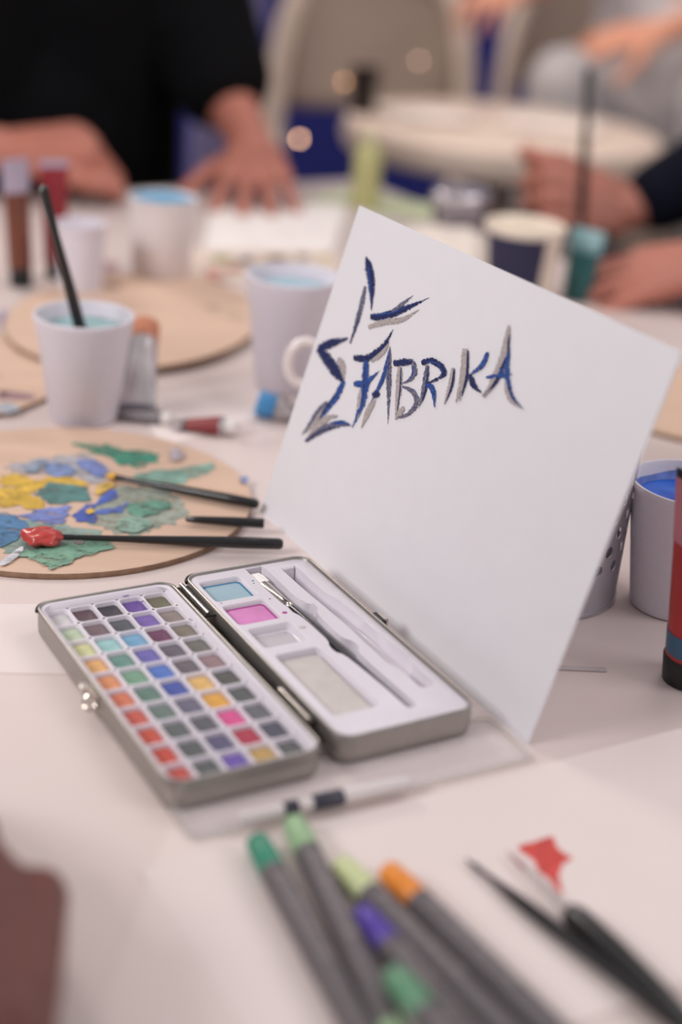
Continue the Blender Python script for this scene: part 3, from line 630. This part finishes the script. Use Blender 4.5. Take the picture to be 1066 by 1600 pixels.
# three brushes on the painted palette: handle ends at the card
b1 = thing('paintbrush', 'black brush with yellow tip lying farthest back on the palette', 'paintbrush'); p, q_ = at(166, 743, .0075), at(404, 788, .0085); aim(b1, p, q_); L = (q_-p).length
MB().tube([(x, 0, 0) for x in (0, .001, .004, .007)], [.0006, .0016, .0021, .0018]).build('bristles', m_yel, b1)
MB().tube([(x, 0, 0) for x in (.0065, .010, .014)], [.0019, .0018, .0018]).build('ferrule', m_blackp, b1)
MB().tube([(x, 0, 0) for x in (.0135, .03, L*.5, L*.8, L-.002, L)], [.0018, .0021, .0029, .0034, .0033, .0022]).build('handle', m_black, b1)
bq = thing('paintbrush', 'short black handle end resting over the palette edge by the card', 'paintbrush'); p, q_ = at(290, 811, .0078), at(413, 818, .0085); aim(bq, p, q_)
L = (q_-p).length; MB().tube([(x, 0, 0) for x in (0, .001, .01, L*.6, L-.001, L)], [.0010, .0018, .0024, .0031, .0033, .0028]).build('handle', m_black, bq)
b3 = thing('paintbrush', 'long black brush loaded with thick red paint, nearest on the palette', 'paintbrush'); p, q_ = at(62, 838, .009), at(442, 850, .0072); aim(b3, p, q_); L = (q_-p).length
bm = bmesh.new(); bmesh.ops.create_icosphere(bm, subdivisions=4, radius=1)
for v in bm.verts:
    k = 1+.25*noise.noise(v.co*2.0+V((3, 1, 0))); v.co = V((v.co.x*.0125*k+.001, v.co.y*.0100*k, v.co.z*.0052*k))
me = bpy.data.meshes.new('red_paint_blob'); bm.to_mesh(me); bm.free(); me.materials.append(m_crim); me.shade_smooth(); o = bpy.data.objects.new('red_paint_blob', me); COL.objects.link(o); o.parent = b3
MB().tube([(.010, 0, 0), (.014, 0, 0), (.020, 0, 0)], [.002, .0018, .0018]).build('ferrule', m_black, b3)
MB().tube([(x, 0, 0) for x in (.018, .03, .05, L*.6, L*.8, L-.002, L)], [.0016, .0018, .0021, .0031, .0037, .0036, .0024]).build('handle', m_black, b3)
q = blob([(115, 846), (120, 840), (130, 841), (131, 847), (122, 850)], .0060, 0); tag(MB().rings([[V((x.x, x.y, .0048)) for x in q], [V((x.x, x.y, .0056)) for x in q]]).build('foil_scrap', m_chrome), 'tiny shiny silver scrap beside the red brush tip', 'scrap')
# brush standing in the left cup
brush('thin black brush standing in the turquoise water of left cup', V((-.186, 1.035, .012)), aty(66, 290, .998), .012, .012, .0048, m_black, m_black, rb=.003, rend=.0036)

# markers in the foreground
m_pen = mat('charcoal marker barrel', (98, 92, 95), .45, var=.06); m_print = mat('pale barrel print', (128, 120, 122), .5)
def marker(label, a, b_, z, rgb, L=.150, r=.0059):
    p = at(*a, z); q_ = at(*b_, z); d = (q_-p).normalized(); t = thing('marker_pen', label, 'marker', group='dual tip markers in the foreground'); aim(t, p, p+d*L)
    capm = mat('marker cap %d %d %d' % rgb, rgb, .35, var=.03)
    MB().tube([(x, 0, 0) for x in (0, .0006, .002, .010, .0225, .023)], [r*.45, r*.7, r*.88, r*.95, r, r*.96], 24).build('cap', capm, t)
    MB().tube([(x, 0, 0) for x in (.0228, .0232, L*.5, L-.0205, L-.020)], [r*.9, r, r*1.02, r, r*.9], 24).build('barrel', m_pen, t)
    MB().tube([(x, 0, 0) for x in (L-.0202, L-.0195, L-.004, L-.0008, L)], [r*.96, r, r*.9, r*.7, r*.4], 24).build('end_cap', capm, t)
    for k in range(7):
        MB().box((.034+k*.008, .0, r+.00005), (.0055, .0030 if k % 2 else .0042, .0002)).build('barrel_print', m_print, t)
    return t
marker('marker with a dark teal green cap, leftmost of the pens', (400, 1312), (556, 1600), .0066, (52, 138, 112))
marker('marker with a soft sage green cap, second from the left', (458, 1282), (606, 1600), .0066, (150, 184, 142))
marker('marker with a pale cream green cap, left of the orange one', (530, 1348), (778, 1600), .0066, (202, 212, 160))
marker('marker with an orange cap, rightmost of the pens', (604, 1358), (850, 1600), .0066, (232, 140, 48))
marker('marker with a purple cap, lying lower between the pens', (562, 1424), (714, 1600), .0066, (84, 60, 160))
marker('marker with a muted green cap at the bottom edge', (612, 1520), (700, 1625), .0180, (98, 148, 116))
# two brushes in the right foreground
brush('thin dark brush pointing up left in the right foreground', at(728, 1342, .003), at(1120, 1650, .007), .012, .018, .0032, mat('dark bristles', (48, 40, 48), .6), mat('dark ferrule', (70, 62, 68), .3, metal=.6), rb=.0011)
bb = thing('paintbrush', 'thick black brush with slim silver ferrule and red tinted tip', 'paintbrush'); p, q_ = at(792, 1330, .0035), at(1085, 1615, .0075); aim(bb, p, q_); L = (q_-p).length
MB().tube([(x, 0, 0) for x in (0, .004, .012, .016)], [.0002, .0007, .0010, .0009]).build('bristles', mat('red tinted bristles', (150, 96, 100), .6), bb)
MB().tube([(x, 0, 0) for x in (.015, .022, .038, .046)], [.0010, .0013, .0017, .0022]).build('ferrule', mat('pale ferrule', (200, 192, 190), .25, metal=.7), bb)
MB().tube([(x, 0, 0) for x in (.045, .047, .052, .075, L-.02, L)], [.0024, .0048, .0060, .0066, .0060, .0045], 20).build('handle', m_black, bb)

# ------------------------------------------------------------------ sheets of paper and flat plastic
def sheet(name, label, cat, pts, z, th, m_):
    o = MB().prism([(p.x, p.y) for p in pts][::1], z, z+th).build(name, m_, smooth=False); tag(o, label, cat); return o
def rect(p, d, w, l):
    d = V((*d, 0)).normalized(); n = V((-d.y, d.x, 0)); return [p, p+d*w, p+d*w+n*l, p+n*l]
drw = sheet('drawing_paper', 'white drawing paper with a red paint mark in the right foreground', 'paper', rect(at(545, 1392)+V((-.012, -.128, 0)), (.86, .51), .297, .15), .0003, .0004, m_paper)
q = blob([(x*.437+600, y*.437+1200) for x, y in ((478, 285), (545, 262), (602, 243), (618, 285), (672, 322), (635, 345), (628, 395), (640, 450), (612, 428), (590, 395), (560, 372), (530, 325))], .0009, .02)
bm = bmesh.new(); bm.faces.new([bm.verts.new(p) for p in q]); bmesh.ops.triangulate(bm, faces=bm.faces)
for f_ in bm.faces:
    if f_.normal.z < 0: f_.normal_flip()
me = bpy.data.meshes.new('red_paint_mark'); bm.to_mesh(me); bm.free(); me.materials.append(mat('red watercolor', (204, 72, 66), .6, var=.25, vscale=160)); o = bpy.data.objects.new('red_paint_mark', me); COL.objects.link(o); o.parent = drw
sheet('drawing_paper', 'white sheet lying under the left tray of the paint tin', 'paper', [at(-60, 945), at(120, 945), at(220, 1056), at(-60, 1052)], .0001, .0003, mat('cool white paper', (226, 213, 211), .6, var=.01))
sheet('drawing_paper', 'blank white sheet in the left foreground beside the pens', 'paper', [at(262, 1296), at(440, 1330), at(560, 1660), at(120, 1660)], .0002, .0003, mat('warm white paper', (226, 212, 208), .6, var=.01))
white = sheet('drawing_paper', 'large white sheet under the flat hand on the far side', 'paper', [at(318, 392), at(515, 400), at(545, 318), at(330, 318)], .0003, .0004, mat('bright paper', (240, 232, 228), .7))
art = sheet('painted_sheet', 'sheet with faint coloured paint lying before the large white sheet', 'painting', [at(290, 440), at(520, 440), at(530, 396), at(300, 392)], .0009, .0004, mat('art paper', (222, 204, 190), .7))
for (x0, y0, w, h, rgb) in ((330, 402, 34, 8, (150, 150, 90)), (372, 406, 26, 8, (90, 90, 120)), (412, 402, 40, 9, (140, 112, 90)), (462, 400, 22, 8, (120, 90, 60)), (350, 418, 30, 8, (196, 130, 110)), (495, 402, 22, 8, (190, 170, 120)), (440, 416, 60, 10, (200, 205, 222))):
    q = blob([(x0, y0), (x0+w/2, y0-h/2), (x0+w, y0), (x0+w*.8, y0+h*.6), (x0+w*.3, y0+h*.7)], .0015, .05)
    bm = bmesh.new(); bm.faces.new([bm.verts.new(p) for p in q]); bmesh.ops.triangulate(bm, faces=bm.faces)
    for f_ in bm.faces:
        if f_.normal.z < 0: f_.normal_flip()
    me = bpy.data.meshes.new('paint_smear'); bm.to_mesh(me); bm.free(); me.materials.append(mat('smear %d %d %d' % rgb, rgb, .5, var=.3)); o = bpy.data.objects.new('paint_smear', me); COL.objects.link(o); o.parent = art
sheet('green_paper', 'pale green paper near the yellow green bottle', 'paper', [at(470, 312), at(700, 352), at(690, 322), at(540, 296)], .0003, .0003, mat('pale green paper', (190, 196, 160), .7))
sheet('drawing_paper', 'white sheet under the silver and red paint tubes', 'paper', [at(250, 700), at(420, 650), at(400, 590), at(215, 620)], .0002, .0003, m_paper)
# clear plastic case lid with a water brush
def clear(name):
    m = bpy.data.materials.new(name); m.use_nodes = True; nt = m.node_tree; p = nt.nodes['Principled BSDF']
    p.inputs['Base Color'].default_value = (.82, .80, .83, 1); p.inputs['Roughness'].default_value = .15
    n = nt.nodes.new('ShaderNodeTexNoise'); n.inputs['Scale'].default_value = 60; r = nt.nodes.new('ShaderNodeMapRange'); r.inputs[3].default_value = .10; r.inputs[4].default_value = .20
    nt.links.new(n.outputs['Fac'], r.inputs[0]); nt.links.new(r.outputs[0], p.inputs['Alpha']); return m
m_clear = clear('clear plastic')
e1 = V((math.cos(YAW), math.sin(YAW), 0)); e2 = V((-math.sin(YAW), math.cos(YAW), 0))
case = thing('plastic_case', 'clear plastic case lid lying in front of the tin', 'case', at(300, 1318), math.atan2(.49, .872))
MB().rings([[V((x+.09, y+.021, z)) for x, y in rrect(.180-2*i, .042-2*i, .004, 4)] for i, z in ((0, .0006), (0, .0060), (.0006, .0062), (.0010, .0058), (.0010, .0010))]).build('case_shell', m_clear, case, angle=30)
MB().rings([[V((x+.09, y+.021, z)) for x, y in rrect(.182-2*i, .044-2*i, .005, 4)] for i, z in ((0, .0002), (0, .0010), (.003, .0010), (.003, .0002))], False, False).build('case_flange', mat('yellowed plastic edge', (216, 206, 194), .3, alpha=.35), case, angle=30)
wbr = thing('water_brush', 'clear barrelled water brush with dark collars inside the plastic case', 'paintbrush'); p, q_ = at(372, 1280, .0065), at(640, 1222, .0065); aim(wbr, p, q_); L = (q_-p).length
MB().tube([(x, 0, 0) for x in (0, .004, .020, .024)], [.0018, .0026, .0029, .0026], 20).build('cap', mat('milky plastic', (216, 208, 208), .3), wbr)
MB().tube([(x, 0, 0) for x in (.0215, .0225, .0285, .029)], [.0028, .0034, .0034, .0028], 20).build('collar', mat('dark blue grey plastic', (52, 52, 66), .4), wbr)
MB().tube([(x, 0, 0) for x in (.029, .036)], [.0026, .0028], 20).build('neck', mat('milky plastic', (216, 208, 208), .3), wbr)
MB().tube([(x, 0, 0) for x in (.0358, .037, .0505, .0515)], [.0030, .0038, .0038, .0032], 20).build('grip', MC['dark blue grey plastic'], wbr)
MB().tube([(x, 0, 0) for x in (.051, .055, L-.004, L)], [.0032, .0038, .0038, .0028], 20).build('barrel', mat('milky plastic', (216, 208, 208), .3), wbr)
tag(MB().box((0, 0, .0006), (.030, .0040, .0008)).build('plastic_strip', mat('clear strip', (196, 186, 188), .2)), 'short clear plastic strip on the table right of the card', 'strip'); place(bpy.data.objects['plastic_strip'], at(905, 1046), .08)

# ------------------------------------------------------------------ background furniture
m_beige = mat('beige moulded plastic', (214, 192, 174), .5, var=.03); m_beigef = mat('light beige frame', (226, 206, 190), .5, var=.03)
rt = thing('round_table', 'small round beige table behind the work table', 'table', (.222, 2.60, -.75))
MB().lathe([(.258, .696), (.270, .702), (.276, .722), (.270, .744), (.262, .749)], n=64).build('tabletop', mat('beige tabletop', (226, 204, 188), .5, var=.03), rt)
MB().lathe([(.035, .03), (.035, .705)], n=20).build('pedestal', m_beigef, rt); MB().lathe([(.16, 0), (.16, .012), (.04, .035)], n=40).build('base', m_beigef, rt)
for (x, y, w, l, a, lab) in ((.09, 2.60, .15, .12, .3, 'white napkin on the left half of the round table'), (.31, 2.62, .17, .12, -.2, 'white napkin on the right half of the round table')):
    bm = bmesh.new(); bmesh.ops.create_grid(bm, x_segments=14, y_segments=14, size=.5)
    for v in bm.verts: v.co = V((v.co.x*w, v.co.y*l, .004+.006*abs(noise.noise(v.co*5+V((x*9, 0, 0))))))
    bmesh.ops.solidify(bm, geom=list(bm.faces), thickness=.002)
    me = bpy.data.meshes.new('napkin'); bm.to_mesh(me); bm.free(); me.materials.append(mat('napkin white', (240, 226, 216), .9)); me.shade_smooth(); o = bpy.data.objects.new('napkin', me); COL.objects.link(o); place(o, (x, y, .0005), a); tag(o, lab, 'napkin')
dg_ = thing('dark_glass', 'dark glass standing at the left side of the round table', 'glass', (-.020, 2.60, 0))
MB().lathe([(.020, 0), (.022, .002), (.027, .075), (.025, .075), (.020, .006)], n=28).build('glass_wall', mat('smoked glass', (52, 42, 40), .12, var=.1), dg_)
def chair(label, loc, rz, w=.42):
    t = thing('folding_chair', label, 'chair', loc, rz, 'beige folding chairs in the background')
    # local: seat faces -Y, back at y=+.2
    P = catmull([V((-w/2, .20, .05)), V((-w/2+.005, .21, .45)), V((-w/2+.015, .25, .75)), V((-w/2+.055, .27, .90)), V((-w/2+.12, .275, .945)), V((0, .275, .955)), V((w/2-.12, .275, .945)), V((w/2-.055, .27, .90)), V((w/2-.015, .25, .75)), V((w/2-.005, .21, .45)), V((w/2, .20, .05))], 5)
    MB().tube(P, .022, 12).build('back_frame', m_beigef, t)
    bm = bmesh.new(); G = []
    for j in range(11):
        row = []
        for i in range(15):
            u = i/14*2-1; z = .66+.275*j/10; ww = (w/2-.03)*(1 if z < .85 else math.sqrt(max(.25, 1-((z-.85)/.11)**2)))
            row.append(bm.verts.new((u*ww, .245+.02*(z-.66)/.27+.025*(1-u*u), z)))
        G.append(row)
    for j in range(10):
        for i in range(14): bm.faces.new((G[j][i], G[j][i+1], G[j+1][i+1], G[j+1][i]))
    bmesh.ops.solidify(bm, geom=list(bm.faces), thickness=.012)
    me = bpy.data.meshes.new('backrest'); bm.to_mesh(me); bm.free(); me.materials.append(m_beige); me.shade_smooth(); o = bpy.data.objects.new('backrest', me); COL.objects.link(o); o.parent = t
    MB().rings([[V((x, y, z)) for x, y in rrect(w-.02-2*i, .40-2*i, .06, 6)] for i, z in ((.012, .425), (0, .435), (0, .447), (.012, .455))]).build('seat', m_beige, t)
    for s_ in (-1, 1): MB().tube([(s_*(w/2-.02), -.20, .0), (s_*(w/2-.03), .05, .43), (s_*(w/2-.02), .20, .60)], .014).build('leg', m_beigef, t)
    return t
chair('beige chair with rounded back, empty, behind the round table', (-.005, 2.96, -.75), .03)
chair('beige chair that the person in grey trousers sits on', (.66, 3.33, -.75), -.46)
pb = aty(795, 80, 3.85)
chair('beige chair standing farther back, seen beside the grey trousers', (pb.x+.20, 3.62, -.75), 0)
# striped lilac cloth hanging between the black shirt and the chair
def striped():
    m = bpy.data.materials.new('lilac striped fabric'); m.use_nodes = True; nt = m.node_tree; p = nt.nodes['Principled BSDF']; p.inputs['Roughness'].default_value = .9
    tc = nt.nodes.new('ShaderNodeTexCoord'); w = nt.nodes.new('ShaderNodeTexWave'); w.bands_direction = 'Z'; w.inputs['Scale'].default_value = 26; nt.links.new(tc.outputs['Object'], w.inputs['Vector'])
    r = nt.nodes.new('ShaderNodeValToRGB'); r.color_ramp.elements[0].color = (*lin((84, 78, 122)), 1); r.color_ramp.elements[1].color = (*lin((150, 140, 172)), 1); nt.links.new(w.outputs['Fac'], r.inputs[0]); nt.links.new(r.outputs[0], p.inputs['Base Color']); return m
bm = bmesh.new(); bmesh.ops.create_grid(bm, x_segments=24, y_segments=30, size=.5)
for v in bm.verts: x, z = v.co.x, v.co.y; v.co = V((x*.14, .012*math.sin(x*22)+.02*z, z*.75))
bmesh.ops.solidify(bm, geom=list(bm.faces), thickness=.004)
me = bpy.data.meshes.new('striped_cloth'); bm.to_mesh(me); bm.free(); me.materials.append(striped()); me.shade_smooth(); o = bpy.data.objects.new('striped_cloth', me); COL.objects.link(o); o.location = (-.30, 3.05, .02)
tag(o, 'lilac striped fabric hanging between black shirt and beige chair', 'cloth')
# added glowing beads standing in for glints; they blur into discs
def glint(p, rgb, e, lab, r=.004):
    o = MB().ell((0, 0, 0), (r, r, r), seg=12).build('glint_bead', mat('glowing glint %d' % e, rgb, .3, emit=e)); o.location = p; tag(o, lab, 'glint')
glint(aty(468, 217, 2.45), (255, 190, 150), 11, 'glowing bead standing in for a warm glint left of the round table')
glint(aty(655, 95, 2.9), (255, 200, 170), 3, 'glowing bead standing in for a faint glint in front of the empty chair back')
glint(aty(538, 128, 2.7), (255, 180, 130), 4, 'glowing bead standing in for a faint glint above the dark glass')

# ------------------------------------------------------------------ people
def hand(B, wrist, d, back, thumb_side, curl=(.3, .4, .3), spread=.12, s=1.0, thumb=(.9, .3), curls=None):
    """adds a hand to mesh B: d = direction of the fingers, back = normal of the back of the hand, thumb_side = +1/-1"""
    d = V(d).normalized(); back = (V(back)-d*V(back).dot(d)).normalized(); side = d.cross(back).normalized()*thumb_side; W_ = V(wrist)
    lens = ((.044, .026, .020), (.048, .030, .021), (.044, .028, .021), (.034, .021, .018)); rad = (.0092, .0094, .0088, .0078)
    for i in range(4):
        off = (1.5-i)*.0205*s; K = W_+d*(.088-.004*abs(i-1))*s+side*off+back*(.004 if i in (1, 2) else 0)*s
        B.capsule(W_+side*(1.5-i)*.011*s+d*.008*s, .0145*s, K, .0115*s)
        a = (1.5-i)*spread; fd = (d*math.cos(a)+side*math.sin(a)).normalized(); p = K; ang = 0; c = curls[i] if curls else curl
        for k in range(3):
            ang += c[k]; v = fd*math.cos(ang)-back*math.sin(ang); q = p+v*lens[i][k]*s; B.capsule(p, rad[i]*(1-.08*k)*s, q, rad[i]*(.92-.10*k)*s); p = q
    B.capsule(W_+side*.014*s, .016*s, W_+side*.012*s+d*.05*s-back*.006*s, .014*s)
    T0 = W_+side*.020*s+d*.020*s-back*.006*s; td = (d*math.cos(thumb[0])+side*math.sin(thumb[0])-back*.25).normalized(); T1 = T0+td*.042*s
    td2 = (td*math.cos(thumb[1])+d*math.sin(thumb[1])-back*.1).normalized(); T2 = T1+td2*.032*s; td3 = (td2*math.cos(.3)+d*math.sin(.3)).normalized(); T3 = T2+td3*.024*s
    B.capsule(T0, .0145*s, T1, .0118*s); B.capsule(T1, .0112*s, T2, .0102*s); B.capsule(T2, .0100*s, T3, .0082*s)
def limb(B, a, ra, b_, rb, c, rc):
    B.capsule(a, ra, b_, rb); B.capsule(b_, rb, c, rc)
def person(label, hip, face, shoulders, hip_half=.10, arms=(), skin=None, shirt=None, trousers=None, hairm=None, sleeve=.75, knees=None, feet=None, vox=.004, torso_w=1.0, root=None, shirt_r=1.0):
    """arms: list of (shoulder, elbow, wrist, hand kwargs); everything in world coordinates"""
    hip, face = V(hip), V((*face, 0)).normalized(); side = V((face.y, -face.x, 0)); base = V((hip.x, hip.y, -.75))
    t = thing('person', label, 'person', base); SH = [V(s_) for s_ in shoulders]; neck = (SH[0]+SH[1])/2+V((0, 0, .03)); zc = math.atan2(face.y, face.x)
    head = neck+V((0, 0, .185))+face*.05
    B = MB()
    B.capsule(hip, .12, (hip+neck)/2+V((0, 0, .03)), .115); B.capsule((hip+neck)/2, .11, neck-V((0, 0, .08)), .115); B.capsule(SH[0], .05, SH[1], .05)
    B.capsule(neck-V((0, 0, .03)), .058, head-face*.02, .052)
    B.ell(head+V((0, 0, .02)), (.098, .076, .108), (0, 0, zc)); B.ell(head+face*.035-V((0, 0, .055)), (.055, .055, .062), (0, 0, zc))
    B.capsule(head+face*.095+V((0, 0, .015)), .008, head+face*.112-V((0, 0, .022)), .013)
    B.capsule(head+face*.090+side*.020-V((0, 0, .052)), .007, head+face*.090-side*.020-V((0, 0, .052)), .007)
    B.capsule(head+face*.086+side*.036+V((0, 0, .036)), .007, head+face*.086-side*.036+V((0, 0, .036)), .007)
    for s_ in (-1, 1): B.ell(head+side*s_*.078, (.016, .008, .030), (0, 0, zc))
    for a_, e_, w_, kw in arms:
        limb(B, a_, .048, e_, .038, w_, .026); hand(B, w_, **kw)
    K = [V(k) for k in knees]; FT = [V(k) for k in feet]; HJ = [hip+side*.09, hip-side*.09]
    for h, k, f in zip(HJ, K, FT):
        limb(B, h, .078, k, .052, f+V((0, 0, .07)), .036); B.capsule(f+V((0, 0, .035))-face*.03, .034, f+V((0, 0, .025))+face*.13, .026)
    B.build('body', skin, t, off=base, remesh=vox, sm=3)
    for s_ in (-1, 1):
        MB().ell(head+face*.085+side*s_*.031+V((0, 0, .018)), (.013, .013, .013)).build('eye', mat('eye', (60, 45, 40), .2), t, off=base)
    MB().ell(head+V((0, 0, .045))-face*.014, (.104, .086, .104), (0, 0, zc)).build('hair', hairm, t, off=base)
    B = MB(); r = shirt_r
    B.capsule(hip+V((0, 0, -.02)), .150*r, (hip+neck)/2, .145*r); B.capsule(hip+side*.05, .12*r, neck-V((0, 0, .12))+side*.09, .125*r); B.capsule(hip-side*.05, .12*r, neck-V((0, 0, .12))-side*.09, .125*r)
    B.capsule(SH[0], .066*r, SH[1], .066*r); B.capsule(neck-V((0, 0, .09)), .10*r, neck-V((0, 0, .015)), .066)
    for a_, e_, w_, kw in arms:
        a_, e_, w_ = V(a_), V(e_), V(w_)
        if sleeve <= 1: B.capsule(a_, .068*r, a_.lerp(e_, sleeve), .060*r)
        else: B.capsule(a_, .066*r, e_, .052*r); B.capsule(e_, .052*r, e_.lerp(w_, sleeve-1), .040*r)
    B.build('shirt', shirt, t, off=base, remesh=.007, sm=4)
    B = MB(); B.capsule(hip+side*.07-V((0, 0, .03)), .125, hip-side*.07-V((0, 0, .03)), .125)
    for h, k, f in zip(HJ, K, FT): limb(B, h, .098, k, .072, f+V((0, 0, .12)), .058)
    B.build('trousers', trousers, t, off=base, remesh=.008, sm=4)
    B = MB()
    for f in FT: B.capsule(f+V((0, 0, .045))-face*.04, .044, f+V((0, 0, .034))+face*.15, .034)
    B.build('shoes', m_blackp, t, off=base, remesh=.006, sm=3)
    return t
m_tee = mat('black cotton', (7, 7, 10), .95, var=.2, vscale=30, spec=.15); m_navy = mat('navy sweater', (12, 14, 28), .95, var=.2, spec=.15); m_dhair = mat('dark hair', (28, 22, 20), .6, var=.2, stretch=(1, 1, .1)); m_trd = mat('dark trousers', (20, 22, 34), .9); m_grey = mat('light grey trousers', (178, 172, 172), .9, var=.12, vscale=12)
FA = (.5, -.86)
person('person in a black t-shirt at the far left with both hands over the table', (-.45, 2.13, -.26), FA, [(-.335, 2.10, .33), (-.66, 1.96, .33)],
  arms=[((-.292, 2.10, .31), (-.202, 2.035, .095), (-.150, 1.925, .046), dict(d=(.12, -1, -.20), back=(0, .2, 1), thumb_side=1, curl=(.10, .15, .15), spread=.13, s=1.12)),
        ((-.66, 1.98, .30), (-.66, 1.74, .06), (-.430, 1.735, .055), dict(d=(1, .36, .10), back=(-.1, -.25, 1), thumb_side=1, curls=[(.9, .9, .5), (1.0, 1.1, .6), (1.1, 1.1, .6), (1.2, 1.1, .6)], s=1.15, thumb=(.5, .5)))],
  skin=m_skin, shirt=m_tee, trousers=m_trd, hairm=m_dhair, sleeve=.90, knees=[(-.18, 1.85, -.23), (-.42, 1.70, -.23)], feet=[(-.16, 1.90, -.75), (-.40, 1.76, -.75)], shirt_r=1.18)
person('person in a navy sweater on the right gripping an upright brush', (.61, 1.90, -.26), (-.83, -.55), [(.53, 2.05, .33), (.71, 1.74, .33)],
  arms=[((.50, 2.02, .30), (.455, 1.870, .095), (.318, 1.820, .026), dict(d=(-1, -.12, .22), back=(-.15, -.9, .45), thumb_side=1, curls=[(1.2, 1.1, .6), (1.3, 1.2, .6), (1.3, 1.2, .6), (1.3, 1.2, .6)], s=1.18, thumb=(.25, .3))),
        ((.71, 1.72, .30), (.60, 1.56, .055), (.384, 1.515, .050), dict(d=(-1, -.12, -.25), back=(.0, -.25, 1), thumb_side=-1, curl=(.12, .25, .2), spread=.08, s=1.12))],
  skin=m_skin, shirt=m_navy, trousers=m_trd, hairm=m_dhair, sleeve=1.70, shirt_r=1.12, knees=[(.34, 1.86, -.24), (.46, 1.62, -.24)], feet=[(.36, 1.86, -.75), (.50, 1.62, -.75)])
o = brush('dark brush held upright in the hand of the navy sweater person', aty(905, 395, 1.745), aty(921, 105, 1.745), .014, .018, .0062, m_black, mat('pale ferrule', (200, 192, 190), .25, metal=.7), rb=.003, rend=.0048)
person('person at the left foreground of whom only a blurred hand shows', (-.60, .10, -.26), (.84, .54), [(-.62, -.12, .33), (-.48, -.10, .33)] if 0 else [(-.47, -.04, .33), (-.68, .26, .33)],
  arms=[((-.46, -.02, .30), (-.215, .095, .065), (-.104, .345, .050), dict(d=(-.30, 1, .0), back=(.35, .1, 1), thumb_side=-1, curls=[(.10, .2, .2), (.15, .3, .2), (.25, .4, .3), (.6, .8, .4)], s=1.06, thumb=(.35, .3))),
        ((-.69, .28, .30), (-.62, .48, .03), (-.50, .62, .03), dict(d=(.8, .3, -.1), back=(0, 0, 1), thumb_side=-1, curl=(.3, .4, .3)))],
  skin=m_skin_dark, shirt=mat('maroon sweater', (60, 30, 34), .9), trousers=m_trd, hairm=m_dhair, sleeve=1.0, knees=[(-.32, .16, -.22), (-.46, .36, -.22)], feet=[(-.30, .18, -.75), (-.44, .38, -.75)])
person('seated person in light grey trousers at the upper right background', (.66, 3.34, -.22), (-.45, -.9), [(.50, 3.42, .38), (.80, 3.28, .38)],
  arms=[((.49, 3.40, .36), (.36, 3.26, .22), (.265, 3.11, .185), dict(d=(-.6, -.8, -.2), back=(0, -.3, 1), thumb_side=1, curl=(.3, .5, .4))),
        ((.80, 3.26, .36), (.72, 3.10, .20), (.545, 3.03, .135), dict(d=(-1, .1, -.25), back=(0, -.5, 1), thumb_side=-1, curl=(.2, .3, .2), s=1.1))],
  skin=m_skin_light, shirt=mat('pale shirt', (196, 188, 188), .9), trousers=m_grey, hairm=m_dhair, sleeve=.6, knees=[(.36, 2.96, .03), (.66, 2.98, .015)], feet=[(.34, 2.93, -.75), (.74, 2.92, -.75)], vox=.006)
